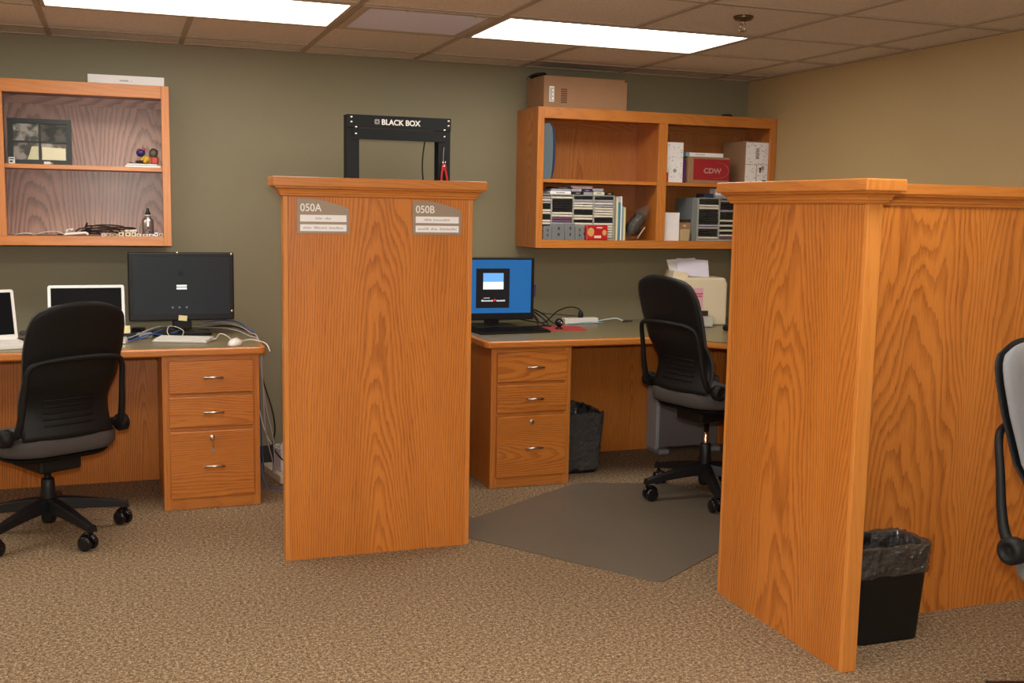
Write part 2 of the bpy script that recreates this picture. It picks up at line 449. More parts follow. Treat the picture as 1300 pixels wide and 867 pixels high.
for sx in (-1, 1): f_.tube([(sx*.008, 0, -.022), (sx*.013, 0, -.036), (sx*.004, 0, -.052)], .0022, 6)
f_.tube([(0, 0, -.024), (0, 0, -.052)], .0025, 6); f_.build('sprinkler_body', CHROME, t)
f_ = MB(); f_.lathe([(.003, -.051), (.017, -.053), (.018, -.056), (.002, -.056)], n=16); f_.build('deflector', CHROME, t)

# ------------------------------------------------------------ wall cabinets
def wall_cabinet(x0, stiles, label, back, inner):
    """face-framed open wall cupboard; stiles = list of middle stile (x0,x1); 1.517 wide, z 1.186..1.947"""
    W = 1.497 if x0 > 0 else 1.52; x1 = x0+W; z0, z1, d = 1.187, 1.947, .33
    t = thing('wall_cabinet', label, 'wall cabinet', (x0, 0, z0), group=None)
    h = z1-z0; yf = -d
    for a in (0, W-.019): f_ = MB(); f_.box(a, a+.019, yf+.019, -.002, 0, h); f_.build('side_panel', inner, t)
    f_ = MB(); f_.box(.019, W-.019, yf+.019, -.009, h-.045, h-.026, g='x'); f_.build('top_panel', inner, t)
    f_ = MB(); f_.box(.019, W-.019, yf+.019, -.009, .024, .044, g='x'); f_.build('bottom_panel', inner, t)
    f_ = MB(); f_.box(.019, W-.019, -.009, -.003, .044, h-.045, uo=.17, vo=.1)
    f_.box(.019, W-.019, -.016, -.009, h-.085, h-.045, g='x'); f_.build('back_panel', back, t)
    rail = MB()
    rail.box(0, .037, yf, yf+.019, 0, h); rail.box(W-.037, W, yf, yf+.019, 0, h)
    rail.box(.037, W-.037, yf, yf+.019, h-.06, h, g='x'); rail.box(.037, W-.037, yf, yf+.019, 0, .044, g='x')
    for a, b2 in stiles: rail.box(a-x0, b2-x0, yf, yf+.019, .044, h-.06)
    rail.build('face_frame', OAKT, t, bev=.0018)
    edges = [0.019] + [(a+b2)/2-x0 for a, b2 in stiles] + [W-.019]
    for a, b2 in stiles:
        f_ = MB(); mx = (a+b2)/2-x0; f_.box(mx-.009, mx+.009, yf+.019, -.009, .044, h-.045); f_.build('partition_panel', inner, t)
    for k in range(len(edges)-1):
        a = edges[k]+(.0095 if k else 0.0005); b2 = edges[k+1]-(.0095 if k < len(edges)-2 else 0.0005)
        f_ = MB(); f_.box(a, b2, yf+.022, -.010, .357, .376, g='x'); f_.build('shelf', OAKT, t)
    return t
wall_cabinet(-.985, [(-.252, -.192)], 'open oak wall cabinet on the green wall above the left desk', OAKP, OAKP)
wall_cabinet(2.430, [(3.161, 3.216)], 'open oak wall cabinet in the corner above the right desk', OAKD, OAK)
ZB, ZS, ZT = 1.2315, 1.5635, 1.9475      # inside floors: bottom, shelf, cabinet top

# ------------------------------------------------------------ pedestals
def pedestal(x0, yf, label, key):
    W, Hh = .429, .7105
    t = thing('drawer_pedestal', label, 'drawer unit', (x0, yf, 0))
    D = -yf-.20
    f_ = MB(); f_.box(0, .019, .02, D, 0, Hh); f_.box(W-.019, W, .02, D, 0, Hh); f_.box(.019, W-.019, .04, D, .03, .05, g='x')
    f_.box(.019, W-.019, .02, D, Hh-.02, Hh, g='x'); f_.box(.019, W-.019, D-.012, D, .05, Hh-.02)
    f_.build('body', OAK, t, bev=.001)
    f_ = MB(); f_.box(0, .036, 0, .02, 0, Hh); f_.box(W-.036, W, 0, .02, 0, Hh)
    f_.box(.036, W-.036, 0, .02, 0, .06, g='x'); f_.box(.036, W-.036, 0, .02, Hh-.028, Hh, g='x')
    for z in (.377, .531): f_.box(.036, W-.036, 0, .02, z-.012, z+.006, g='x')
    f_.build('face_frame', OAKT, t, bev=.0012)
    for i, (z0, z1) in enumerate(((.540, .690), (.385, .525), (.056, .366))):
        f_ = MB(); f_.box(.028, W-.028, -.019, -.0005, z0, z1, g='x', vo=random.uniform(0, 2)); dr = f_.build('drawer', OAK, t, bev=.004)
        zc = (z0+z1)/2 if i < 2 else .205+ (.0)
        xc = W/2+.006
        f_ = MB(); f_.tube([(xc-.045, -.046, zc), (xc+.045, -.046, zc)], .0055, 10)
        for sx in (-.036, .036): f_.tube([(xc+sx, -.019, zc), (xc+sx, -.046, zc)], .0042, 8)
        f_.build('handle', NICK, dr)
        if i == 2:
            f_ = MB(); f_.lathe([(.012, -.019), (.012, -.025), (.009, -.027)], (xc-.008, 0, .335), 16, 'y'); f_.build('lock', NICK, dr)
            if key:
                f_ = MB(); f_.box(xc-.0095, xc-.0065, -.046, -.028, .327, .343); f_.lathe([(.009, -.0015), (.009, .0015)], (xc-.008, -.052, .333), 12, 'x')
                f_.tube(cat_rom([(xc-.008, -.055, .327), (xc-.004, -.05, .305), (xc-.006, -.046, .285)], 4), .0022, 6)
                f_.prism(rrect(xc-.012, xc+.000, .272, .294, .003, 2), -.048, -.045, axis='y'); f_.build('key', NICK, dr)
    return t
pedestal(.4598, -.8043, 'three-drawer oak pedestal with a key in its lock, under the left desk', True)
pedestal(2.0111, -.8393, 'three-drawer oak pedestal with an empty lock, under the right desk', False)

# ------------------------------------------------------------ desks
DZ = .748
def arc_poly(pts, r, n=5):
    """round the corners of a polygon whose entries are (x,y,rounded)"""
    out = []
    m = len(pts)
    for k, (x, y, rr) in enumerate(pts):
        if not rr: out.append((x, y)); continue
        p = Vector((x, y)); a = Vector(pts[k-1][:2])-p; b_ = Vector(pts[(k+1) % m][:2])-p
        a.normalize(); b_.normalize(); p0 = p+a*rr; p2 = p+b_*rr
        for j in range(n+1):
            q = j/n; out.append(tuple((1-q)**2*p0+2*q*(1-q)*p+q*q*p2))
    return out
def desk(name, outer, inner, label, extra):
    t = thing(name, label, 'desk')
    f_ = MB(); f_.prism(outer, DZ-.036, DZ-.0012)
    # the edge band stands 18 mm proud of the laminate all round its front
    o = f_.build('wood_edge', OAKT, t, bev=.008, seg=3)
    f_ = MB(); f_.prism(inner, DZ-.0011, DZ); f_.build('laminate_top', LAM, t)
    for nm, boxes in extra:
        f_ = MB()
        for bx in boxes: f_.box(*bx)
        f_.build(nm, OAK, t, bev=.001)
    return t
desk('office_desk', arc_poly([(-1.6, -.003, 0), (-1.6, -.834, 0), (.918, -.834, .035), (.918, -.003, 0)], 0),
     arc_poly([(-1.6, -.004, 0), (-1.6, -.812, 0), (.896, -.812, .025), (.896, -.004, 0)], 0),
     'wide oak-edged desk with olive top, against the green wall at left',
     [('modesty_panel', [(-1.58, .458, -.197, -.178, .0, .70)]), ('side_panel', [(-1.6, -1.581, -.78, -.01, 0, .711)])])
desk('corner_desk', arc_poly([(1.972, -.003, 0), (1.972, -.869, .045), (2.88, -.869, 0), (3.33, -1.31, 0), (3.33, -2.80, 0), (3.92, -2.80, 0), (3.92, -.003, 0)], 0),
     arc_poly([(1.994, -.004, 0), (1.994, -.847, .035), (2.871, -.847, 0), (3.308, -1.301, 0), (3.308, -2.79, 0), (3.919, -2.79, 0), (3.919, -.004, 0)], 0),
     'L-shaped oak-edged corner desk with olive top, behind the right partition',
     [('modesty_panel', [(2.442, 3.90, -.222, -.203, .0, .70)]), ('side_panel', [(3.90, 3.919, -2.75, -.24, 0, .711), (3.35, 3.89, -2.78, -2.761, 0, .711)])])

# ------------------------------------------------------------ partitions
def partition(label, end, wall, wall_out):
    """T-shaped half-height partition. end: box of the end panel, wall: box of the long panel"""
    t = thing('office_partition', label, 'partition')
    x0, x1, y0, y1 = end; Zp = 1.436
    f_ = MB()
    cx = (x0+x1)/2
    wide = x1-x0 > .3; e = .019
    if wide: f_.box(x0+e, x1-e, y0, y1, 0, Zp, uo=-cx, vo=.45)
    else: f_.box(x0, x1, y0+e, y1-e, 0, Zp, uo=-(y0+y1)/2, vo=2.1)
    f_.build('end_panel', OAK, t)
    for q in (0, 1):
        f_ = MB()
        if wide: f_.box(*((x0, x0+e) if q == 0 else (x1-e, x1)), y0, y1, 0, Zp)
        else: f_.box(x0, x1, *((y0, y0+e) if q == 0 else (y1-e, y1)), 0, Zp)
        f_.build('edge_strip', OAKE, t, bev=.0025)
    a, b2, c2, d2 = wall
    f_ = MB(); f_.box(a, b2, c2, d2, 0, Zp, uo=-2.83, vo=3.7); f_.build('divider_panel', OAK, t)
    def ring(x0, x1, y0, y1, nm, o2=.045):
        m_ = MB()
        prof = [(0, -.007), (.008, -.006), (.011, -.001), (.011, .003), (.015, .005), (.017, .012), (.023, .020), (.033, .025), (.033, .0302)]
        # stepped cove built as stacked slabs
        for (o, z), (o3, z3) in zip(prof, prof[1:]):
            P = [(x0-o, y0-o, Zp+z), (x1+o, y0-o, Zp+z), (x1+o, y1+o, Zp+z), (x0-o, y1+o, Zp+z)]
            Q = [(x0-o3, y0-o3, Zp+z3), (x1+o3, y0-o3, Zp+z3), (x1+o3, y1+o3, Zp+z3), (x0-o3, y1+o3, Zp+z3)]
            for k in range(4):
                k2 = (k+1) % 4
                m_.face([P[k], P[k2], Q[k2], Q[k]], [(P[k][2], P[k][0]+P[k][1]), (P[k2][2], P[k2][0]+P[k2][1]), (Q[k2][2], Q[k2][0]+Q[k2][1]), (Q[k][2], Q[k][0]+Q[k][1])])
        m_.build(nm+'_molding', OAKT, t)
        m_ = MB(); m_.box(x0-o2, x1+o2, y0-o2, y1+o2, Zp+.030, Zp+.066, g='x' if x1-x0 > y1-y0 else 'y'); m_.build(nm, OAKT, t, bev=.004)
    ring(x0, x1, y0, y1, 'end_cap')
    a, b2, c2, d2 = wall_out
    ring(a, b2, c2, d2, 'divider_cap', .040)
    return t
partition('oak T-shaped partition between the two desks, its end panel bearing two room signs',
          (.8823, 1.639, -1.665, -1.612), (1.234, 1.287, -1.611, -.010), (1.234, 1.287, -1.560, -.046))
partition('oak T-shaped partition at right with a black wastebasket beside it',
          (2.347, 2.400, -3.216, -2.476), (2.401, 3.920, -2.876, -2.823), (2.446, 3.880, -2.876, -2.823))

# room signs
def sign(x0, name, marks, label):
    t = thing('room_sign', label, 'sign', (x0, -1.6655, 1.288))
    W, Hs = .200, .133
    arc = [(W*q/10, Hs - .036*max(0, (q/10-.25)/.75)**1.6) for q in range(10, -1, -1)]
    f_ = MB(); f_.prism([(0, 0), (W, 0)]+arc, -.004, 0, axis='y'); f_.build('sign_plate', SIGN, t, bev=.0006)
    for z0, z1, mk in ((.046, .072, marks[0]), (.010, .036, marks[1])):
        f_ = MB(); f_.box(.012, .190, -.0052, -.0042, z0, z1); s_ = f_.build('name_strip', PAPER, t)
        g_ = MB(); x = .012+(.178-sum(mk)-.003*len(mk))/2; random.seed(int(sum(mk)*1e4))
        for wd in mk:   # small unreadable grey print
            xx = x
            while xx < x+wd-.002:
                hh = random.choice((.006, .006, .009)); g_.box(xx, xx+.0018, -.0056, -.0052, (z0+z1)/2-.004, (z0+z1)/2-.004+hh); xx += .0040
            x += wd+.006
        g_.build('print', TXG, s_)
    tx = text('room_number', name, .041, TXW, t, (.012, -.0042, .086), bold=.0004, sx=.92)
    return t
sign(.934, '050A', ((.030, .024), (.034, .052, .058)), 'taupe door sign reading 050A on the oak partition end')
sign(1.388, '050B', ((.032, .070), (.046, .030, .072)), 'taupe door sign reading 050B on the oak partition end')
random.seed(11)

# ------------------------------------------------------------ equipment rack
def rack():
    t = thing('equipment_rack', 'tall black open two-post equipment rack reading BLACK BOX behind the centre partition', 'rack', (1.358, -.5, 0))
    W, Hr = .530, 1.842
    for s_ in (0, 1):
        f_ = MB(); x0 = 0 if s_ == 0 else W-.062
        f_.box(x0, x0+.062, 0, .004, .006, Hr); xo = 0 if s_ == 0 else W-.004
        f_.box(xo, xo+.004, .004, .078, .006, Hr); xi = .040 if s_ == 0 else W-.062
        f_.box(x0, x0+.062, .074, .078, .006, Hr)
        f_.box(xi, xi+.003, -.004, .0, .006, Hr) if False else None
        p = f_.build('post', BLKM, t, bev=.001)
        g_ = MB()
        for k in range(38):
            z = .1+k*.0445; xc = x0+(.040 if s_ == 0 else .022); g_.lathe([(.0032, -.0003), (.0032, -.0006)], (xc, 0, z), 8, 'y')
        g_.build('screw_holes', BLKG, p)
    f_ = MB(); f_.box(-.001, W+.001, -.006, -.001, Hr-.062, Hr+.001); f_.box(-.001, W+.001, -.001, .078, Hr-.002, Hr+.001)
    f_.build('top_bar', BLKM, t, bev=.001)
    f_ = MB(); f_.box(.030, W-.030, -.0045, -.0005, Hr-.118, Hr-.063); f_.box(.030, W-.030, -.0005, .0, Hr-.118, Hr-.114); f_.build('crossbar', BLKM, t, bev=.001)
    for x, z, y in ((.022, Hr-.012, -.006), (.022, Hr-.036, -.006), (W-.012, Hr-.012, -.006), (W-.012, Hr-.036, -.006),
                 (.045, Hr-.060, -.006), (.045, Hr-.092, -.0045), (W-.033, Hr-.060+.002, -.006), (W-.033, Hr-.09, -.0045)):
        f_ = MB(); f_.lathe([(.0068, 0), (.006, -.003), (.002, -.0045)], (x, y, z), 12, 'y'); f_.build('bolt', CHROME, t)
    text('lettering', 'BLACK BOX', .037, TXW, t, (.172, -.0062, Hr-.043), bold=.0011, sx=.98)
    g_ = MB(); cx, cz = .150, Hr-.030     # nested diamond emblem
    for r in (.013, .0095, .0058):
        P = [(cx+r*math.cos(a), cz+r*math.sin(a)) for a in [PI/4*k for k in range(8)]]
        for k in range(8):
            (x1, z1), (x2, z2) = P[k], P[(k+1) % 8]; g_.tube([(x1, -.0062, z1), (x2, -.0062, z2)], .0006, 4)
    for k in range(4):
        a = PI/4+PI/2*k; g_.tube([(cx+.0058*math.cos(a), -.0062, cz+.0058*math.sin(a)), (cx+.0165*math.cos(a), -.0062, cz+.0165*math.sin(a))], .0008, 4)
    g_.build('emblem', TXW, t)
    f_ = MB(); f_.box(-.0, W, -.16, .24, 0, .006); f_.box(0, W, -.16, -.155, .006, .03); f_.box(0, W, .235, .24, .006, .03); f_.build('base_plate', BLKM, t)
    return t
rack()
cable('black_cable', [(1.768, -.455, 1.735), (1.757, -.455, 1.66), (1.755, -.455, 1.58), (1.765, -.455, 1.46), (1.775, -.45, 1.2), (1.77, -.44, .6), (1.75, -.43, .03)], .0038, BLK,
      'black cord hanging inside the black equipment rack')
t = thing('pliers', 'red-handled pliers hanging on a thin string from the black rack post', 'pliers', (1.852, -.513, 1.555))
f_ = MB(); f_.tube(cat_rom([(0, 0, .145), (-.004, 0, .10), (-.002, 0, .055)], 5), .0011, 6); f_.build('string', GREYC, t)
f_ = MB(); f_.tube(cat_rom([(-.001, 0, .050), (-.010, 0, .02), (-.012, 0, -.03), (-.006, 0, -.08)], 5), [.0055]*16, 8)
f_.tube(cat_rom([(.001, 0, .050), (.010, 0, .02), (.020, 0, -.03), (.028, 0, -.08)], 5), [.0055]*16, 8); f_.ball((0, 0, .045), .013, (1, .5, 1.3)); f_.build('handle', RED, t)
f_ = MB(); f_.tube([(-.004, 0, .056), (-.007, 0, .074)], .003, 6); f_.tube([(.005, 0, .056), (.008, 0, .076)], .003, 6); f_.lathe([(.005, .004), (.005, -.008)], (0, 0, .048), 10, 'y'); f_.build('jaw', CHROME, t)

# ------------------------------------------------------------ task chairs
def seat_rise(z, dz): return z+dz
def make_chair(label, loc, rotz, dz, front):
    t = thing('task_chair', label, 'office chair', (loc[0], loc[1], .0042 if front is FAB and dz else 0), rotz)
    def hw(v):      # half width of the shell over height v 0..1
        pts = [(0, .190), (.12, .188), (.28, .187), (.45, .196), (.65, .206), (.80, .202), (.90, .190), (.96, .168), (1, .125)]
        for (a, A), (b_, B) in zip(pts, pts[1:]):
            if v <= b_: q = (v-a)/(b_-a); return A+(B-A)*q
        return pts[-1][1]
    def bp(u, v, off=0.0):
        z = .455+.555*v; x = (2*u-1)*hw(v)
        y = -.215+.035*math.sin(min(v/.42, 1)*PI)*(1 if v < .42 else 1) - .165*max(0, v-.25)**1.15
        y += .032*(2*u-1)**2*(1-.35*v) + off
        z -= .020*abs(2*u-1)**2.4*max(0, v-.8)*5
        return (x, y, z+dz)
    def shell(off, th, name, mat, sc=1.0, v0=0, v1=1):
        m_ = MB(); nu, nv = 18, 26; vs = []; fs = []
        for side in (0, 1):
            for j in range(nv+1):
                for i in range(nu+1):
                    u = .5+(i/nu-.5)*sc; v = v0+(v1-v0)*j/nv
                    edge = min(i, nu-i, j, nv-j); r = {0: 1.0, 1: .45}.get(edge, .0)
                    o = off + (th/2)*(1-r*.8)*(1 if side else -1)
                    vs.append(bp(u, v, o))
        n1_ = (nu+1)*(nv+1)
        for j in range(nv):
            for i in range(nu):
                a = j*(nu+1)+i; fs.append((a, a+1, a+nu+2, a+nu+1)); fs.append(tuple(n1_+k for k in (a, a+nu+1, a+nu+2, a+1)))
        bd = [i for i in range(nu+1)]+[(j)*(nu+1)+nu for j in range(1, nv+1)]+[nv*(nu+1)+i for i in range(nu-1, -1, -1)]+[j*(nu+1) for j in range(nv-1, 0, -1)]
        for k in range(len(bd)):
            a, b_ = bd[k], bd[(k+1) % len(bd)]; fs.append((a, n1_+a, n1_+b_, b_))
        m_.mesh(vs, fs); return m_.build(name, mat, t)
    shell(-.010, .014, 'backrest_shell', CHBLK)
    shell(.014, .034, 'backrest_cushion', front, .965, .02, .988)
    m_ = MB()
    for k in range(5):
        z = .10+.045*k
        m_.tube([bp(.22+.56*q/8, z, -.020) for q in range(9)], .0045, 6)
    m_.build('lumbar_slats', CHBLK, t)
    P = [(-.212, -.150, .480), (-.216, -.205, .492), (-.211, -.232, .560), (-.204, -.250, .66), (-.194, -.270, .745), (-.160, -.286, .774), (-.08, -.302, .784), (0, -.308, .786)]
    P = P + [(-x, y, z) for x, y, z in P[-2::-1]]
    P = [(x, y, z+dz) for x, y, z in P]
    cr = cat_rom(P, 6); L_ = len(cr)
    m_ = MB(); m_.tube(cr, [.0105+.008*min(1, abs(2*k/(L_-1)-1)**3) for k in range(L_)], 10); m_.build('back_frame', CHBLK, t)
    for s_ in (-1, 1):
        m_ = MB(); m_.lathe([(.0, .0), (.030, .001), (.036, .008), (.036, .040), (.028, .046), (.020, .046), (.018, .040), (.006, .040), (.0, .042)], n=24, axis='x')
        m_.v = [(s_*(x+.222), y-.165, z+.475+dz) for x, y, z in m_.v]
        if s_ < 0: m_.f = [f[::-1] for f in m_.f]; m_.uv = [u[::-1] for u in m_.uv]
        m_.build('pivot_knob', CHBLK, t)
    # seat
    def seatp(zb, zt, w2, y0, y1, name, mat, r=.10, dome=.012):
        m_ = MB(); poly = rrect(-w2, w2, y0, y1, r, 7); n_ = len(poly); rings = [(.86, zb), (.96, zb+.006), (1, zb+.022), (1, zt-.022), (.97, zt-.006), (.88, zt), (.5, zt+dome*.4), (.02, zt+dome*.1)]
        vs = []; fs = []; cy = (y0+y1)/2
        for sc, z in rings:
            for x, y in poly:
                zz = z - (.03*max(0, (y-.10)/.17)**2 if sc > .4 else 0)
                vs.append((x*sc, cy+(y-cy)*sc, zz+dz))
        for k in range(len(rings)-1):
            for j in range(n_):
                j2 = (j+1) % n_; fs.append((k*n_+j, k*n_+j2, (k+1)*n_+j2, (k+1)*n_+j))
        fs.append(tuple(range(n_))[::-1]); fs.append(tuple((len(rings)-1)*n_+j for j in range(n_)))
        m_.mesh(vs, fs); return m_.build(name, mat, t)
    seatp(.382, .462, .245, -.225, .27, 'seat_cushion', FAB if front is FAB else front, .15)
    seatp(.355, .392, .215, -.195, .24, 'seat_pan', CHBLK, .12, 0)
    m_ = MB(); m_.box(-.09, .09, -.12, .13, .295+dz, .356+dz)
    m_.build('tilt_mechanism', BLK, t, bev=.012)
    m_ = MB(); m_.tube([(.08, .02, .325+dz), (.24, .03, .33+dz), (.27, .03, .335+dz)], [.006, .006, .012], 8); m_.build('lever', BLK, t)
    m_ = MB(); m_.lathe([(.014, .10), (.014, .30+dz)], n=16); m_.build('gas_column', CHROME if dz else BLK, t)
    m_ = MB(); m_.lathe([(.024, .06), (.030, .075), (.032, .16), (.028, .205), (.026, .245+dz*.2), (.02, .25+dz*.2)], n=20); m_.build('base_hub', BLK, t)
    for k in range(5):
        a = BASE_ROT+2*PI*k/5
        ca, sa = math.cos(a), math.sin(a)
        m_ = MB(); vs = []; fs = []
        for q in range(7):
            e = q/6; r = .022+.300*e; w_ = .030*(1-e)+.019*e; zt = .168-.062*e**1.3; hb = .058*(1-e)+.026*e
            for xx, zz in ((-w_, zt-hb), (-w_*.75, zt-.004), (-w_*.4, zt), (w_*.4, zt), (w_*.75, zt-.004), (w_, zt-hb)):
                vs.append((ca*r-sa*xx, sa*r+ca*xx, zz))
        for q in range(6):
            for j in range(6):
                j2 = (j+1) % 6; fs.append((q*6+j, q*6+j2, (q+1)*6+j2, (q+1)*6+j))
        fs.append((0, 1, 2, 3, 4, 5)); fs.append((41, 40, 39, 38, 37, 36)); m_.mesh(vs, fs, False)
        lg = m_.build('base_leg', BLK, t, bev=.003)
        ex, ey = ca*.314, sa*.314; wa = a+.5+.35*k; wx, wy = math.cos(wa), math.sin(wa)
        cx, cy = ex-wy*.018, ey+wx*.018
        m_ = MB(); m_.tube([(ex, ey, .108), (ex, ey, .062)], .008, 8)
        for s_ in (-1, 1):
            vs0 = MB(); vs0.lathe([(.0, .010), (.012, .011), (.026, .0115), (.031, .015), (.031, .026), (.026, .0295), (.012, .031), (0, .031)], n=20, axis='x')
            for ff, uu in zip(vs0.f, vs0.uv): pass
            V = [(s_*x, y, z+.031) for x, y, z in vs0.v]
            V = [(cx+wx*x-wy*y, cy+wy*x+wx*y, z) for x, y, z in V]
            m_.mesh(V, [f[::s_] for f in vs0.f])
        V = []; hood = MB(); hood.tube([(cx-wy*.036*math.cos(q)+0, cy+wx*.036*math.cos(q), .031+.036*math.sin(q)) for q in [PI*.1+PI*.8*j/8 for j in range(9)]], .008, 8)
        m_.v_off = len(m_.v); m_.mesh(hood.v, hood.f)
        m_.build('caster', BLKG, lg)
    return t
BASE_ROT = -.262
make_chair('black task chair with dark back pulled up to the left desk with the laptops', (-.01, -1.05), math.radians(30), 0, FAB)
BASE_ROT = .716
make_chair('black task chair on the clear floor mat at the corner desk', (2.985, -1.27), math.radians(-77), .09, FAB)
BASE_ROT = -1.05
make_chair('light grey upholstered task chair cut off by the right edge of the photo', (2.745, -3.84), math.radians(-172), 0.055, FABL)

# chair mat
P0 = Vector((2.19, -2.335)); e1 = Vector((-.56, .83)).normalized(); e2 = Vector((.835, .55)).normalized()
mat_poly = [P0, P0+e2*1.17, Vector((2.95, -1.02)), Vector((2.55, -.875)), Vector((2.45, -.872)), P0+e1*1.08-e2*.02]
mb = MB(); mb.prism(arc_poly([(p.x, p.y, .05) for p in mat_poly], 0), .0005, .004); tag(mb.build('chair_mat', MATM, bev=.001), 'clear greyish plastic chair mat on the carpet under the corner desk chair', 'floor mat')

# ------------------------------------------------------------ wastebaskets
def bin_(x0, x1, y0, y1, h, label, liner_drop, lmat):
    cx, cy = (x0+x1)/2, (y0+y1)/2; t = thing('wastebasket', label, 'wastebasket', (cx, cy, 0))
    W, D = (x1-x0)/2, (y1-y0)/2
    def rings(spec, jit=0, seed=3):
        rnd = random.Random(seed); vs = []; fs = []; n_ = None
        for sc, z in spec:
            P = rrect(-W*sc, W*sc, -D*sc-(W*(1-sc)*.0), D*sc, .03, 5)
            dens = []
            for k in range(len(P)):
                a, b_ = P[k], P[(k+1) % len(P)]; dens.append(a)
                if math.dist(a, b_) > .05:
                    for q in range(1, 8): dens.append((a[0]+(b_[0]-a[0])*q/8, a[1]+(b_[1]-a[1])*q/8))
            n_ = len(dens)
            for (x, y) in dens:
                r_ = math.hypot(x, y) or 1; j_ = rnd.uniform(-.2, 1)*jit; vs.append((x+x/r_*j_, y+y/r_*j_, z+(rnd.uniform(-1, 1)*jit*1.2 if jit else 0)))
        for k in range(len(spec)-1):
            for j in range(n_):
                j2 = (j+1) % n_; fs.append((k*n_+j, k*n_+j2, (k+1)*n_+j2, (k+1)*n_+j))
        return vs, fs, n_
    vs, fs, n_ = rings([(.86, 0), (.865, .01), (1, h-.012), (1.02, h-.010), (1.02, h), (.985, h), (.975, h-.02), (.85, .012)])
    fs.append(tuple(range(n_))[::-1]); fs.append(tuple(7*n_+j for j in range(n_)))
    m_ = MB(); m_.mesh(vs, fs); m_.build('bin', BLK, t)
    k = 8 if liner_drop < .2 else 16; sc_at = lambda z: .865+(1-.865)*(z-.01)/(h-.022)
    spec = [(sc_at(h-liner_drop)+.03, h-liner_drop)]
    for q in range(1, k): z = h-liner_drop+(liner_drop-.004)*q/k; spec.append((sc_at(z)+.035+.015*math.sin(q*2.3), z))
    spec += [(1.045, h+.003), (1.0, h+.007), (.955, h-.004), (.93, h-.06), (.84, .06), (.8, .03)]
    vs, fs, n_ = rings(spec, .0035 if liner_drop < .2 else .0085)
    m_ = MB(); m_.mesh(vs, fs); m_.build('bin_liner', lmat, t)
bin_(2.50, 2.795, -3.072, -2.905, .325, 'black wastebasket with a thin smoky liner beside the right oak partition', .095, LINERC)
bin_(2.455, 2.70, -.690, -.345, .322, 'black wastebasket wrapped in a shiny bag under the corner desk', .305, LINER)

# ------------------------------------------------------------ left desk things
Z = DZ+.0008
def apple_logo(m_, cx, cz, r, y):
    P = []
    for k in range(28):
        a = PI/2+2*PI*k/28; rr = r*(1-.10*abs(math.cos(a))**6*0)
        x, z = rr*math.cos(a)*.92, rr*math.sin(a)
        if abs(a-PI/2) < .25 or abs(a-PI/2-2*PI) < .25: z -= r*.14
        if abs(a-PI*1.5) < .2: z += r*.10
        d = math.hypot(x-r*1.08, z-r*.12)
        if d < r*.48: x = r*1.08-r*.48*max(.3, (r*1.08-x)/d)
        P.append((cx+x, cz+z))
    m_.prism(P, y-.0004, y, axis='y')
    m_.prism([(cx+r*.05, cz+r*1.02), (cx+r*.22, cz+r*1.10), (cx+r*.42, cz+r*1.42), (cx+r*.35, cz+r*1.55), (cx+r*.10, cz+r*1.32)], y-.0004, y, axis='y')
def tilt(o, rx): o.rotation_euler.x = rx; return o
mon = thing('computer_monitor', 'large black widescreen monitor with a dark screen and small white dialog on the left desk', 'monitor', (.578, -.34, Z), math.radians(2))
W = .248
b_ = MB(); b_.box(-W, W, 0, .035, .075, .408); b_.build('bezel', BLK, mon, bev=.006)
b_ = MB(); b_.box(-W+.022, W-.022, -.0012, 0.001, .107, .388); sc = b_.build('screen', SCRD, mon)
b_ = MB(); apple_logo(b_, -.004, .305, .014, -.0013); b_.build('logo', SCRL, sc)
b_ = MB(); b_.box(-.026, .022, -.0018, -.0012, .228, .238); b_.box(-.026, .022, -.0018, -.0012, .242, .250); b_.build('dialog_box', SCRW, sc)
b_ = MB()
for x in (-.046, -.014, .020): b_.box(x-.005, x+.005, -.0017, -.0012, .135, .145)
b_.build('screen_icons', flat('dim screen icons', (.02, .02, .02), .3, emit=(.06, .075, .085), es=1), sc)
b_ = MB(); b_.box(-.045, .045, .035, .06, .03, .30); b_.build('stand_neck', BLK, mon, bev=.005)
b_ = MB(); b_.prism(rrect(-.14, .14, -.03, .17, .04), 0, .014); b_.build('stand_base', BLKG, mon, bev=.003)
for x, z, nm in ((-.02, .412, 'webcam'), (W-.012, .400, 'corner_clip'), (W-.012, .118, 'corner_clip')):
    b_ = MB(); b_.lathe([(.007, 0), (.0065, -.006), (.003, -.008)], (x, .002, z-(.006 if nm == 'webcam' else 0)), 12, 'y'); b_.build(nm, CHROME, mon)
n_ = MB(); n_.box(-.020, .020, -.0008, 0, -.026, 0); o = n_.build('sticky_note', YEL, loc=(.580, -.343, Z+.100)); o.rotation_euler = (.06, .10, 0)
tag(o, 'yellow sticky note on the bottom edge of the large dark monitor', 'sticky note')
n_ = MB(); n_.box(-.028, .028, -.0008, 0, 0, .036); o = n_.build('sticky_note', YEL, loc=(.305, -.47, Z+.032)); o.rotation_euler = (-.1, 0, .1)
tag(o, 'yellow sticky note behind the black chair beside the silver laptop', 'sticky note')
b_ = MB(); b_.box(-.045, .045, 0, .06, 0, .031); o = b_.build('power_adapter', BLK, loc=(.315, -.468, Z), bev=.005); tag(o, 'small black adapter box behind the yellow sticky note on the left desk', 'adapter')
b_ = MB(); b_.prism(rrect(-.035, .035, -.025, .025, .01), 0, .026); o = b_.build('card_reader', SILV, loc=(.395, -.40, Z), rotz=.4, bev=.004); tag(o, 'small silver device among the blue cables left of the dark monitor', 'device')
b_ = MB(); b_.prism(rrect(-.03, .03, -.025, .025, .008), 0, .040); o = b_.build('dark_hub', BLKG, loc=(.372, -.30, Z), rotz=-.2, bev=.004); tag(o, 'small dark hub among the cables under the left side of the dark monitor', 'device')
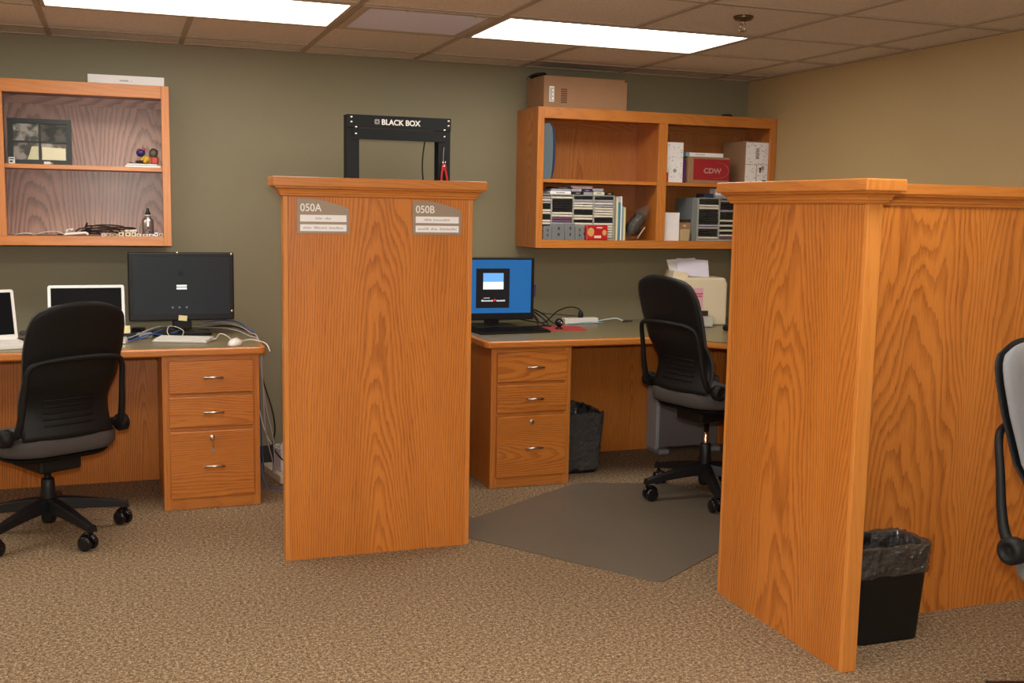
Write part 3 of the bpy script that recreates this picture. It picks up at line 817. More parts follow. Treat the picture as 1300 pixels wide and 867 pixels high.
# white keyboard
def keyboard(loc, rotz, W, D, body, keym, label, rows, cols):
    t = thing('keyboard', label, 'keyboard', loc, rotz)
    b_ = MB(); vs = [(-W, -D, 0), (W, -D, 0), (W, D, 0), (-W, D, 0), (-W, -D, .008), (W, -D, .008), (W, D, .017), (-W, D, .017)]
    b_.mesh(vs, [(0, 3, 2, 1), (4, 5, 6, 7), (0, 1, 5, 4), (2, 3, 7, 6), (1, 2, 6, 5), (3, 0, 4, 7)], False); b_.build('keyboard_base', body, t, bev=.002)
    k_ = MB(); kw = (2*W-.012)/cols; kd = (2*D-.012)/rows
    for r in range(rows):
        for c_ in range(cols):
            x = -W+.006+c_*kw; y = -D+.006+r*kd; z = .008+.009*(y+D)/(2*D)
            if r == 0 and 3 <= c_ <= 8:
                if c_ == 3: k_.box(x+.001, x+6*kw-.001, y+.001, y+kd-.001, z, z+.006)
                continue
            k_.box(x+.001, x+kw-.001, y+.001, y+kd-.001, z, z+.0065)
    k_.build('keys', keym, t)
    return t
keyboard((.568, -.575, Z), math.radians(-22), .130, .060, SILV, WHITE, 'small white keyboard in front of the dark monitor on the left desk', 5, 15)
t = thing('computer_mouse', 'white computer mouse near the right end of the left desk', 'mouse', (.787, -.757, Z), -.4)
b_ = MB(); b_.ball((0, 0, .004), .034, (.92, 1.5, .85), 20, 12); b_.v = [(x, y, max(z, 0)) for x, y, z in b_.v]; b_.build('mouse_shell', WHITE, t)
b_ = MB(); b_.ball((0, .030, .030), .004); b_.build('scroll_ball', GREYC, t)
def cb2(name, pts, r, mat, label, group=None): return cable(name, [(x, y, z+Z) for x, y, z in pts], r, mat, label, 'cable', group)
cb2('white_cable', [(.668, -.59, .010), (.71, -.60, .012), (.735, -.55, .03), (.765, -.60, .025), (.780, -.70, .012)], .0022, WHITE, 'thin white cord between the white keyboard and white mouse')
cb2('white_cable', [(.52, -.525, .012), (.50, -.46, .03), (.51, -.42, .055), (.545, -.40, .05), (.575, -.44, .035), (.565, -.51, .018)], .0016, WHITE, 'thin white cord looping above the white keyboard under the monitor')
cb2('white_cable', [(.80, -.72, .010), (.86, -.66, .012), (.898, -.70, .010), (.928, -.76, .002), (.94, -.79, -.03)], .0026, WHITE, 'white cord running from the white mouse over the desk end')
cb2('blue_cable', [(.24, -.60, .004), (.32, -.55, .006), (.40, -.47, .010), (.45, -.38, .025), (.52, -.26, .03), (.62, -.15, .02)], .0032, BLUEC, 'blue network cable nearest the front left of the dark monitor')
cb2('blue_cable', [(.25, -.63, .004), (.34, -.57, .012), (.42, -.44, .022), (.49, -.36, .008), (.56, -.30, .02), (.60, -.10, .02)], .0032, BLUEC, 'blue network cable coiled under the left edge of the dark monitor')
cb2('grey_cable', [(.23, -.58, .010), (.33, -.52, .018), (.40, -.42, .035), (.47, -.33, .045), (.56, -.22, .03)], .0030, GREYC, 'grey cable lying with the blue ones left of the dark monitor')
cb2('blue_cable', [(.66, -.10, .03), (.78, -.12, .05), (.86, -.20, .045), (.895, -.30, .02), (.924, -.36, .0), (.932, -.40, -.10), (.935, -.42, -.35), (.945, -.40, -.55), (.96, -.35, -.70)], .0032, BLUEC, 'blue cable passing behind the dark monitor and down past the desk end')
cb2('grey_cable', [(.64, -.12, .035), (.76, -.18, .04), (.85, -.28, .035), (.895, -.38, .015), (.926, -.45, -.01), (.936, -.47, -.15), (.955, -.50, -.34), (.985, -.52, -.5), (1.0, -.47, -.68)], .0030, GREYC, 'grey cable running behind the dark monitor and down past the desk end')
cb2('grey_cable', [(.62, -.14, .02), (.74, -.24, .026), (.83, -.34, .022), (.885, -.45, .004), (.926, -.52, -.02), (.934, -.55, -.2), (.945, -.56, -.45), (.985, -.50, -.62), (1.0, -.40, -.70)], .0030, GREYC, 'lowest grey cable hanging down the side of the left pedestal')
cb2('black_cable', [(.70, -.14, .02), (.82, -.22, .03), (.90, -.34, .01), (.930, -.40, -.02), (.945, -.45, -.2), (.985, -.50, -.36), (.998, -.50, -.46), (.99, -.48, -.55), (1.04, -.55, -.62)], .0036, BLK, 'black cable hanging down the side of the left pedestal')
cb2('blue_cable', [(.93, -.40, -.60), (.95, -.50, -.735), (1.0, -.56, -.742), (1.06, -.55, -.742), (1.12, -.50, -.742)], .0032, BLUEC, 'blue cable lying on the carpet beside the left pedestal')
cb2('blue_cable', [(-.13, -.25, .004), (-.11, -.26, .03), (-.08, -.27, .045), (-.04, -.28, .05), (.0, -.28, .04)], .0040, BLUEC, 'blue cable bending up between the two laptops')
cb2('grey_cable', [(-.14, -.28, .004), (-.11, -.30, .02), (-.07, -.31, .035), (-.02, -.31, .035), (.02, -.30, .02)], .0032, GREYC, 'pale cable bending up between the two laptops')
# floor power strip near the partition
t = thing('power_strip', 'beige power strip with plugs on the floor beside the left pedestal', 'power strip', (1.03, -.30, 0), math.radians(100))
b_ = MB(); b_.box(-.16, .16, -.030, .030, 0, .04); b_.build('strip_body', CREAM, t, bev=.004)
for k in range(4):
    b_ = MB(); b_.box(-.12+k*.07, -.085+k*.07, -.014, .014, .04, .041); b_.build('socket', WHITE, t)
b_ = MB(); b_.box(-.035, .035, -.045, .045, 0, .13); o = b_.build('power_adapter', WHITE, loc=(1.065, -.33, .0415), rotz=.25, bev=.006); tag(o, 'white power adapter standing on the beige floor power strip', 'adapter')
cable('white_cable', [(1.06, -.38, .15), (1.0, -.42, .19), (.96, -.44, .26), (.93, -.44, .38)], .0028, WHITE, 'white cord rising from the floor adapter along the left pedestal')
cable('grey_cable', [(1.075, -.39, .14), (1.10, -.42, .19), (1.07, -.40, .22), (1.02, -.38, .16)], .0028, GREYC, 'short pale cord looping above the white floor adapter')

# laptops
def laptop(loc, rotz, W, D, ang, label, body, bez, kb):
    t = thing('laptop', label, 'laptop', loc, rotz)
    b_ = MB(); b_.prism(rrect(-W, W, -D, 0, .012), 0, .018); b_.build('laptop_base', body, t, bev=.003)
    b_ = MB()
    for r in range(6):
        for c_ in range(14): b_.box(-W+.03+c_*(2*W-.06)/14+.001, -W+.03+(c_+1)*(2*W-.06)/14-.001, -.13+.019*r, -.13+.019*r+.017, .0182, .020)
    b_.build('keys', kb, t)
    b_ = MB(); b_.prism(rrect(-.04, .04, -D+.012, -D+.07, .004, 2), .0182, .0188); b_.build('trackpad', bez, t)
    lid = MB(); h = D*1.0
    lid.prism(rrect(-W, W, .0, h, .012), -.008, 0, axis='y')
    l = lid.build('laptop_lid', bez, t, bev=.002); l.location = (0, -.002, .016); l.rotation_euler = (-ang, 0, 0)
    b_ = MB(); b_.box(-W+.014, W-.014, -.0092, -.0082, .022, h-.014); s_ = b_.build('screen', SCRO, l)
    return t
laptop((.143, -.385, Z), math.radians(2), .170, .240, math.radians(12), 'silver laptop with a flash-whitened rim and black screen behind the black chair', SILV, flat('flash-whitened silver rim', (.85, .85, .86), .35), SILV)  # rim is the same silver, with the flash's whitening put into its colour
laptop((-.305, -.52, Z), math.radians(20), .162, .230, math.radians(14), 'white laptop at the left edge of the photo', WHITE, WHITE, WHITE)
b_ = MB(); b_.prism(rrect(-.10, .10, -.06, .06, .01), 0, .006); o = b_.build('black_folder', BLK, loc=(-.10, -.42, Z), rotz=-.15); tag(o, 'flat black folder on the left desk between the two laptops', 'folder')
b_ = MB(); b_.prism(rrect(-.11, .11, -.04, .04, .01), 0, .014); o = b_.build('grey_box', flat('dark slate plastic', (.05, .055, .065), .5), loc=(-.06, -.13, Z), rotz=0, bev=.003); tag(o, 'low dark grey box against the wall between the two laptops', 'box')

# ------------------------------------------------------------ right desk things
mon = thing('computer_monitor', 'black widescreen monitor showing a blue desktop on the corner desk', 'monitor', (2.205, -.30, Z), math.radians(-2))
b_ = MB(); b_.box(-.23, .23, 0, .03, .045, .385); b_.build('bezel', BLK, mon, bev=.004)
b_ = MB(); b_.box(-.215, .211, -.0012, .001, .082, .372); sc = b_.build('screen', SCRB, mon)
b_ = MB(); b_.box(-.103, .087, -.0018, -.0013, .110, .325); sw = b_.build('screen_window', SCRK, mon)
b_ = MB(); b_.box(-.063, .052, -.0024, -.0019, .253, .300); b_.build('picture_top', SCRS, sw)
b_ = MB(); b_.box(-.063, .052, -.0024, -.0019, .212, .2525); b_.build('picture_bottom', SCRW, sw)
b_ = MB(); b_.ball((.004, -.002, .153), .006, (1, .1, 1)); b_.build('red_dot', SCRR, sw)
b_ = MB(); random.seed(5)
for x in [-.072+.0045*k for k in range(15)]+[.014+.0045*k for k in range(11)]: b_.box(x, x+.003, -.0022, -.0019, .146, .146+random.choice((.006, .008, .009)))
for x in [-.06+.004*k for k in range(9)]: b_.box(x, x+.0025, -.0022, -.0019, .163, .1665)
b_.build('screen_lettering', flat('grey screen lettering', (.3, .3, .3), .4, emit=(.5, .5, .5), es=1), sw)
b_ = MB(); b_.box(-.04, .04, .03, .055, .02, .25); b_.build('stand_neck', BLK, mon, bev=.004)
b_ = MB(); b_.prism(rrect(-.13, .13, -.05, .14, .04), 0, .014); b_.build('stand_base', BLK, mon, bev=.003)
b_ = MB(); b_.box(.231, .241, .005, .030, .17, .235); b_.build('side_sticker', flat('dark violet label', (.06, .03, .13), .5), mon)
keyboard((2.232, -.50, Z), math.radians(5), .200, .080, BLK, BLKG, 'black keyboard in front of the blue-screen monitor', 6, 20)
b_ = MB(); b_.prism(rrect(-.115, .115, -.10, .10, .03), 0, .003); o = b_.build('mouse_pad', flat('red mouse pad', (.50, .05, .045), .6), loc=(2.575, -.40, Z), rotz=-.15); tag(o, 'red mouse pad on the corner desk beside the black keyboard', 'mouse pad')
t = thing('webcam', 'small round black webcam standing on the red mouse pad', 'webcam', (2.538, -.43, Z+.0032), .2)
b_ = MB(); b_.lathe([(.0, 0), (.022, .0), (.022, .004), (.009, .010), (.007, .02)], n=16); b_.build('foot', BLK, t)
b_ = MB(); b_.ball((0, 0, .034), .024, (1, 1, .95)); b_.build('camera_body', BLKG, t)
b_ = MB(); b_.lathe([(.006, -.0235), (.006, -.0255), (.003, -.026)], (0, 0, .034), 12, 'y'); b_.build('lens_ring', CHROME, t)
t = thing('power_strip', 'white power strip with a black plug on the corner desk', 'power strip', (2.775, -.17, Z), math.radians(2))
b_ = MB(); b_.box(-.105, .105, -.026, .026, 0, .034); b_.build('strip_body', WHITE, t, bev=.004)
for k in range(3): b_ = MB(); b_.box(-.08+k*.07, -.05+k*.07, -.012, .012, .034, .0348); b_.build('socket', CREAM, t)
t = thing('power_plug', 'black plug with a looping cord pushed into the white power strip', 'plug', (2.778, -.17, Z+.0355))
b_ = MB(); b_.lathe([(.016, 0), (.016, .018), (.010, .034), (.005, .040)], n=14); b_.build('plug_body', BLK, t)
b_ = MB(); b_.tube(cat_rom([(0, 0, .038), (-.02, .01, .054), (-.07, .02, .058), (-.14, .0, .040), (-.20, -.03, .005), (-.24, -.04, -.022), (-.29, .0, -.02), (-.35, .06, -.01)], 6), .0035, 8); b_.build('cord', BLK, t)
cb2('blue_cable', [(2.68, -.215, .004), (2.74, -.215, .006), (2.80, -.212, .010), (2.88, -.205, .006), (2.91, -.19, .005)], .0030, flat('pale blue cable', (.28, .40, .50), .5), 'pale blue cable lying along the front of the white power strip')
cb2('grey_cable', [(2.882, -.165, .010), (2.95, -.15, .018), (3.02, -.14, .022), (3.06, -.15, .008)], .0045, flat('light grey cord', (.55, .58, .62), .4), 'pale grey cord running from the white power strip along the wall')
b_ = MB(); b_.tube([(3.055, -.152, Z+.006), (3.12, -.146, Z+.006)], [.005, .0035], 8); tag(b_.build('pen', BLK), 'black pen lying at the end of the grey cord on the corner desk', 'pen')
for k, (p, lb) in enumerate((([(2.43, -.24, .13), (2.46, -.25, .05), (2.51, -.27, .012), (2.55, -.30, .004)], 'black cable falling closest to the edge of the blue-screen monitor'),
        ([(2.44, -.22, .10), (2.48, -.2, .075), (2.53, -.20, .04), (2.55, -.24, .006), (2.50, -.26, .004)], 'black cable curling in the middle of the bundle beside the blue-screen monitor'),
        ([(2.42, -.2, .09), (2.49, -.17, .085), (2.56, -.16, .05), (2.60, -.19, .008), (2.66, -.20, .005)], 'black cable making the widest arc beside the blue-screen monitor'),
        ([(2.44, -.18, .12), (2.52, -.10, .075), (2.60, -.05, .05), (2.70, -.04, .04), (2.85, -.03, .025)], 'thin dark cable running along the wall behind the white power strip'),
        ([(2.44, -.27, .08), (2.47, -.28, .04), (2.47, -.30, .008), (2.53, -.33, .004)], 'short black cable dropping behind the black keyboard'))):
    cb2('black_cable', p, .0035 if k != 3 else .0018, BLK, lb)
# printer
t = thing('fax_printer', 'cream office printer with a pink notice and papers in its tray on the corner desk', 'printer', (3.425, -.38, Z), math.radians(-12))
def skirt(z): return 0
b_ = MB(); b_.prism([(-.135, .012), (-.135, .24), (-.11, .30), (.13, .30), (.155, .285), (.175, .16), (.185, .012)][::-1] if False else [(-.14, 0), (.17, 0), (.17, .24), (.155, .275), (-.14, .275)], -.0, .20, axis='y'); b_.build('printer_body', CREAM, t, bev=.012, seg=3)
b_ = MB(); b_.prism([(-.16, .255), (-.06, .262), (-.06, .30), (-.145, .312)], .02, .19, axis='y'); b_.build('paper_support', CREAM, t, bev=.004)
b_ = MB(); b_.box(-.10, .055, -.012, -.001, .055, .085); b_.build('output_slot', flat('dark brown slot', (.04, .02, .015), .5), t)
b_ = MB(); b_.box(-.045, .025, -.0018, -.0008, .10, .215); pn = b_.build('pink_notice', PINK, t)
b_ = MB()
for z, a, c_ in ((.178, -.022, .020), (.163, -.012, .018)): 
    x = a
    while x < c_: b_.box(x, x+.005, -.0024, -.0019, z, z+.009); x += .0065
b_.build('red_print', flat('red print', (.6, .04, .08), .7), pn)
b_ = MB()
vs = [(-.12, -.012, .045), (.085, -.012, .045), (.05, -.115, .004), (-.10, -.115, .004), (-.12, -.012, .052), (.085, -.012, .052), (.05, -.115, .012), (-.10, -.115, .012)]
b_.mesh(vs, [(0, 1, 2, 3), (7, 6, 5, 4), (3, 2, 6, 7), (0, 3, 7, 4), (2, 1, 5, 6), (1, 0, 4, 5)], False); b_.build('output_tray', flat('pale grey tray', (.45, .45, .42), .4), t)
for k, (dx, dy, rz, lab) in enumerate(((-.0, .10, .12, 'loose white sheet standing at the back of the cream printer'), (.03, .06, -.1, 'loose violet-white sheet standing at the front of the cream printer tray'))):
    b_ = MB(); b_.box(-.095, .095, -.0006, .0006, 0, .11); o = b_.build('paper_sheet', (PAPER, LIL)[k], loc=(3.40+dx, -.38+dy+.02, Z+.278)); o.rotation_euler = (-.5, .06*(1 if k else -1), rz-.1); tag(o, lab, 'paper')
b_ = MB(); b_.prism(rrect(-.04, .04, -.03, .03, .015), 0, .03); o = b_.build('desk_phone', BLK, loc=(3.47, -.66, Z), rotz=.4, bev=.01); tag(o, 'small black device on the corner desk in front of the cream printer', 'device')
b_ = MB(); b_.box(-.02, .02, -.10, .10, 0, .17); o = b_.build('letter_opener_box', flat('orange brown box', (.62, .28, .09), .5), loc=(3.045, -.20, Z), rotz=.1)
bpy.data.objects.remove(o)
t = thing('computer_tower', 'grey computer tower on the floor under the corner desk behind the chair', 'computer', (3.25, -.32, 0), 0)
GT = flat('grey painted metal', (.15, .135, .13), .5)
b_ = MB(); b_.box(-.03, .36, -.02, .09, .03, .44); b_.build('case', GT, t, bev=.006)
b_ = MB(); b_.box(-.055, -.031, -.03, .095, .02, .45); b_.build('front_panel', flat('pale grey plastic', (.34, .36, .38), .45), t, bev=.006)
for x in (-.02, .32): b_ = MB(); b_.box(x-.03, x+.035, -.07, .085, 0, .028); b_.build('foot', flat('grey foot plastic', (.24, .25, .27), .5), t, bev=.006)

# ------------------------------------------------------------ left cabinet contents
t = thing('photo_frame', 'black picture frame with four black-and-white photos leaning in the left cabinet', 'picture frame', (-.048, -.185, ZS), 0)
fr = MB(); w2, hh = .140, .216
for a in ((-w2, w2, 0, .022), (-w2, w2, hh-.022, hh)): fr.box(a[0], a[1], -.010, .004, a[2], a[3])
for a in (-w2, w2-.024): fr.box(a, a+.024, -.010, .004, .022, hh-.022)
fr.box(-.005, .005, -.009, .004, .022, hh-.022); fr.box(-w2+.024, w2-.024, -.009, .004, hh/2-.005, hh/2+.004)
o = fr.build('frame', flat('black frame lacquer', (.010, .016, .014), .35), t); o.rotation_euler.x = -.08
def photomat(name, a, b2, seed):
    m, nt, b = nmat(name); tc = nt.nodes.new('ShaderNodeTexCoord').outputs['Object']
    mp = nt.nodes.new('ShaderNodeMapping'); mp.inputs['Location'].default_value = (seed, 0, seed*2); nt.links.new(tc, mp.inputs[0])
    nt.links.new(ramp(nt, noise(nt, mp.outputs[0], 22, 3), [(.42, a), (.58, b2)]), b.inputs['Base Color']); b.inputs['Roughness'].default_value = .25; return m
for k, (sx, sz, a, b2) in enumerate(((-1, 1, (.06, .07, .06), (.36, .36, .33)), (1, 1, (.02, .022, .018), (.10, .10, .085)), (-1, 0, (.07, .07, .06), (.34, .31, .29)), (1, 0, (.13, .12, .10), (.42, .40, .36)))):
    b_ = MB(); x0 = -w2+.024 if sx < 0 else .005; z0 = .022 if not sz else hh/2+.004
    b_.box(x0, x0+w2-.029, -.002, .0, z0, z0+hh/2-.027); o = b_.build('photo', photomat('photo %d' % k, a, b2, k*1.7), t); o.rotation_euler.x = -.08
b_ = MB(); b_.prism([(.008, .024), (.112, .024), (.112, .080), (.008, .084)], -.0052, -.0042, axis='y'); o = b_.build('sticky_note', flat('pale yellow note', (.82, .80, .58), .8), loc=(-.048, -.186, ZS)); o.rotation_euler.x = -.08
tag(o, 'pale yellow note over the lower right photo of the black frame', 'sticky note')
b_ = MB(); b_.prism([(-.055, .024), (-.007, .024), (-.007, .086), (-.036, .086)], -.0052, -.0042, axis='y'); o = b_.build('sticky_note', flat('greenish yellow note', (.70, .72, .48), .8), loc=(-.048, -.186, ZS)); o.rotation_euler.x = -.08
tag(o, 'slanted yellow-green note over the lower left photo of the black frame', 'sticky note')
t = thing('memory_stick', 'white and black memory stick at the left end of the left cabinet shelf', 'memory stick', (-.168, -.27, ZS), .1)
b_ = MB(); b_.box(-.012, .016, -.01, .01, 0, .030); b_.build('stick_body', WHITE, t, bev=.002)
b_ = MB(); b_.box(-.006, .006, -.0112, -.0102, .006, .014); b_.box(-.008, .012, -.0112, -.0102, .020, .025); b_.build('label_print', BLK, t)
t = thing('memory_stick', 'bright white little stick on the shelf edge in front of the picture frame', 'memory stick', (-.010, -.27, ZS), -.2)
b_ = MB(); b_.box(-.018, .010, -.008, .008, 0, .014); b_.build('stick_body', WHITE, t, bev=.003)
b_ = MB(); b_.box(.0105, .02, -.005, .005, .003, .009); b_.build('stick_plug', SILV, t)
def book(x0, x1, y0, y1, z0, z1, mat, label, pages=True, rot=None, group=None, cat='book', name='book', horizontal=False):
    cx, cy = (x0+x1)/2, (y0+y1)/2; t = thing(name, label, cat, (cx, cy, z0), 0, group); W, D, Hh = (x1-x0)/2, (y1-y0)/2, z1-z0
    c_ = MB()
    if horizontal: c_.box(-W, W, -D, D, 0, .0015); c_.box(-W, W, -D, D, Hh-.0015, Hh); c_.box(-W, -W+.0015, -D, D, .0015, Hh-.0015)
    else: c_.box(-W, -W+.0015, -D, D, 0, Hh); c_.box(W-.0015, W, -D, D, 0, Hh); c_.box(-W+.0015, W-.0015, -D, -D+.0015, 0, Hh)
    c_.build('cover', mat, t)
    p_ = MB()
    if horizontal: p_.box(-W+.002, W-.002, -D+.002, D-.002, .0016, Hh-.0016)
    else: p_.box(-W+.0016, W-.0016, -D+.002, D-.003, .003, Hh-.003)
    p_.build('pages', PAPER, t)
    if rot: t.rotation_euler = rot
    return t
book(.331, .494, -.30, -.18, ZS, ZS+.008, PAPER, 'thin white booklet lying lowest in the pair under the toys', name='booklet', horizontal=True)
book(.335, .478, -.29, -.18, ZS+.0085, ZS+.018, flat('dark booklet cover', (.05, .045, .03), .5), 'thin dark-edged booklet lying on top of the white one under the toys', name='booklet', horizontal=True)
b_ = MB(); b_.tube([(.352, -.26, ZS+.0205), (.366, -.255, ZS+.0205)], .0022, 6); b_.ball((.352, -.26, ZS+.0215), .0028); tag(b_.build('small_pin', BLK), 'tiny black pin lying on the dark booklet left of the toys', 'pin')
# toys
zt = ZS+.0185
t = thing('toy_figure', 'small toy in a blue cap and yellow clothes sitting on the booklets', 'toy', (.408, -.235, zt), 0)
b_ = MB(); b_.ball((.018, 0, .020), .017, (1.1, .9, 1.1)); b_.tube([(.012, -.008, .028), (-.006, -.018, .016)], .006, 8); b_.ball((.014, -.016, .010), .010); b_.build('toy_body', flat('yellow toy plastic', (.70, .40, .03), .4), t)
b_ = MB(); b_.ball((-.005, 0, .052), .020, (1.05, 1, .9)); b_.build('toy_head', flat('blue toy plastic', (.03, .03, .16), .35), t)
b_ = MB(); b_.ball((.008, -.002, .067), .009); b_.ball((-.016, -.003, .066), .007); b_.build('toy_cap', flat('red toy plastic', (.45, .05, .05), .4), t)
b_ = MB(); b_.ball((-.014, -.006, .008), .010, (1.6, 1.1, .75)); b_.ball((.004, -.008, .008), .009, (1.2, 1.1, .8)); b_.build('toy_shoes', flat('dark brown toy plastic', (.03, .02, .012), .5), t)
t = thing('toy_figure', 'small toy with red body and round grey-brown head at the shelf end', 'toy', (.465, -.235, zt), 0)
b_ = MB(); b_.prism(rrect(-.017, .019, -.014, .014, .008), 0, .032); b_.build('toy_body', flat('orange red toy plastic', (.62, .05, .012), .4), t, bev=.004)
b_ = MB(); b_.ball((-.002, 0, .050), .021, (.95, .9, 1.0)); b_.build('toy_head', flat('grey brown toy plastic', (.12, .10, .08), .45), t)
b_ = MB(); b_.tube(cat_rom([(-.021, -.004, .035), (-.019, -.008, .062), (0, -.006, .073), (.018, -.008, .060)], 5), .003, 6); b_.build('toy_hat_rim', flat('dark toy rim', (.05, .04, .035), .5), t)
# bottle
t = thing('metal_bottle', 'small brushed steel bottle with black cap on the floor of the left cabinet', 'bottle', (.429, -.24, ZB), 0)
b_ = MB(); b_.lathe([(.024, 0), (.027, .004), (.0275, .07), (.025, .082), (.014, .092), (.0125, .098)], n=28); b_.build('bottle_body', STEEL, t)
b_ = MB(); b_.lathe([(.0145, .0985), (.0145, .104)], n=20); b_.build('bottle_collar', flat('pale collar', (.7, .68, .6), .4), t)
b_ = MB(); b_.lathe([(.0135, .1045), (.012, .112), (.007, .124), (.006, .134), (.003, .137)], n=18); b_.build('bottle_cap', BLK, t)
b_ = MB()
for a, z, r in ((-1.6, .040, .005), (-1.9, .028, .004), (-1.35, .022, .006), (-1.2, .036, .003)): b_.ball((.0275*math.cos(a), .0275*math.sin(a), z), r, (1, .3, 1.1), 8, 6)
b_.build('bottle_print', flat('dark red blue print', (.06, .02, .07), .5), t)
# coil of cord
cp = []
random.seed(3)
for k in range(46):
    a = k*.62; rr = 1+.18*math.sin(k*.9); cp.append((.225+.085*rr*math.cos(a)+.01*math.sin(k*1.7), -.20+.035*math.sin(a)*rr, ZB+.008+.046*(.5+.5*math.sin(a*.5+k*.3))*(.6+.4*math.cos(k*.23))))
cp = [(.02, -.25, ZB+.005), (.09, -.22, ZB+.012), (.13, -.19, ZB+.035)]+cp+[(.36, -.21, ZB+.035), (.33, -.18, ZB+.040), (.24, -.17, ZB+.036), (.30, -.23, ZB+.012), (.38, -.22, ZB+.018)]
b_ = MB(); b_.tube(cat_rom(cp, 4), .0028, 7); b_.tube([(.145, -.22, ZB+.045), (.152, -.22, ZB+.062)], .005, 8); tag(b_.build('cord_coil', BLK), 'tangled coil of black cord on the floor of the left cabinet', 'cord')
# papers and cards
def paper_curl(pts, D, mat, label, th=.0025):
    b_ = MB(); cr = cat_rom([(x, 0, z) for x, z in pts], 5); poly = [(p.x, p.z) for p in cr]+[(p.x, p.z+th) for p in reversed(cr)]
    n_ = len(cr)
    b_.prism(poly, -D/2, D/2, axis='y'); o = b_.build('folded_paper', mat, loc=(0, -.24, ZB)); return tag(o, label, 'paper')
paper_curl([(-.165, .001), (-.12, .010), (-.085, .004)], .07, flat('ivory paper', (.72, .68, .58), .7), 'small curled ivory paper in the left corner of the left cabinet')
paper_curl([(-.085, .001), (-.04, .014), (.02, .018), (.055, .001)], .09, flat('cream folded paper', (.66, .60, .50), .7), 'cream folded paper left of the black and white card')
t = thing('white_case', 'white flip case with a black mark lying in the left cabinet', 'case', (.045, -.255, ZB+.002), 0)
b_ = MB(); b_.prism([(0, 0), (.10, .010), (.11, .0), (.113, .010), (.10, .018), (.01, .012)], -.03, .03, axis='y'); b_.build('case_body', WHITE, t, bev=.001)
b_ = MB(); b_.prism([(.012, .016), (.042, .024), (.046, .034), (.016, .028)], -.034, -.028, axis='y'); b_.build('case_tag', WHITE, t)
b_ = MB(); b_.prism([(.022, .0215), (.036, .0255), (.036, .029), (.022, .0255)], -.036, -.0345, axis='y'); b_.build('case_mark', BLK, t)
random.seed(9)
x = .215; k = 0
while x < .485:
    if not (.395 < x < .0): 
        y = -.285 + random.uniform(-.006, .01)
        wd = random.uniform(.014, .026); hh = random.uniform(.011, .021)
        mt = random.choice((WHITE, CREAM, PAPER, flat('tan scrap', (.5, .42, .28), .6)))
        b_ = MB(); b_.box(-wd/2, wd/2, -.007, .007, 0, hh); b_.box(-wd/4, wd/6, -.0078, -.007, hh*.3, hh*.7, mi=1)
        o = b_.build('domino_piece', [mt, BLK], loc=(x+wd/2, y, ZB), rotz=random.uniform(-.3, .3), bev=.001)
        tag(o, 'small white and cream piece in the row along the bottom edge of the left cabinet', 'game piece', 'small pale pieces along the cabinet edge'); x += wd+.004
    k += 1
for xx, zz in ((.352, .013), (.366, .014), (.33, .013)):
    b_ = MB(); b_.box(-.009, .009, -.007, .007, 0, .009); o = b_.build('domino_piece', WHITE, loc=(xx, -.285, ZB+zz+.009), rotz=.3, bev=.001); tag(o, 'small white piece stacked on the pale row left of the steel bottle', 'game piece', 'stacked pale pieces')
t = thing('white_box', 'flat white product box on top of the left cabinet', 'box', (.347, -.15, ZT), math.radians(-1))
b_ = MB(); b_.box(-.172, .172, -.11, .11, 0, .046); b_.build('box_body', PAPER, t, bev=.001)
b_ = MB(); random.seed(2)
for q in range(9): b_.box(-.030+q*.0045, -.027+q*.0045, -.1108, -.1102, .018, .018+random.choice((.006, .008)))
b_.box(.020, .026, -.1108, -.1102, .019, .0215); b_.build('box_print', TXG, t)

# ------------------------------------------------------------ right cabinet contents
def carton(name, x0, x1, y0, y1, z0, z1, mat, label, seam=True, rotz=0):
    t = thing(name, label, 'box', ((x0+x1)/2, (y0+y1)/2, z0), rotz); W, D, Hh = (x1-x0)/2, (y1-y0)/2, z1-z0
    b_ = MB(); b_.box(-W, W, -D, D, 0, Hh); b_.build('box_body', mat, t, bev=.002)
    if seam: b_ = MB(); b_.box(-W-.0008, W+.0008, -.025, .025, Hh-.04, Hh+.0008); b_.build('packing_tape', flat('brown tape', (.30, .17, .09), .3), t)
    return t, W, D, Hh
t, W, D, Hh = carton('cardboard_box', 2.470, 2.967, -.302, -.04, ZT, ZT+.168, CARD, 'large brown cardboard box on top of the right cabinet')
b_ = MB(); b_.box(-W+.032, -W+.060, -D-.0012, -D-.0004, .030, .112); lb = b_.build('shipping_label', PAPER, t)
b_ = MB()
for q in range(10): b_.box(-W+.036, -W+.046 if q % 3 else -W+.056, -D-.002, -D-.0013, .036+q*.007, .039+q*.007)
b_.build('label_print', TXK, lb)
b_ = MB()
for q in range(7): b_.box(-W+.100, -W+.136, -D-.0012, -D-.0004, .026+q*.0115, .033+q*.0115)
b_.build('printed_block', flat('dark brown print', (.14, .06, .035), .8), t)
b_ = MB(); b_.box(W-.016, W-.006, -D-.0012, -D-.0004, .155, .165); b_.build('corner_mark', TXK, t)
b_ = MB(); b_.grid(lambda u, v: (2.492-.034*u+.004*math.sin(v*7), -.285+.235*v, ZT+.1715+.012*math.sin(u*PI)+.008*math.sin(v*PI)), 8, 10)
o = b_.build('black_strap', flat('black film', (.015, .013, .012), .35), solid=.004); tag(o, 'dark flap of film curling over the left edge of the large cardboard box', 'strap')
b_ = MB(); b_.lathe([(.0, .0), (.030, 0), (.034, .006), (.026, .013), (.0, .015)], n=20); o = b_.build('black_puck', BLK, loc=(3.62, -.28, ZT)); tag(o, 'small flat black thing on top of the right cabinet, right of the cardboard box', 'device')
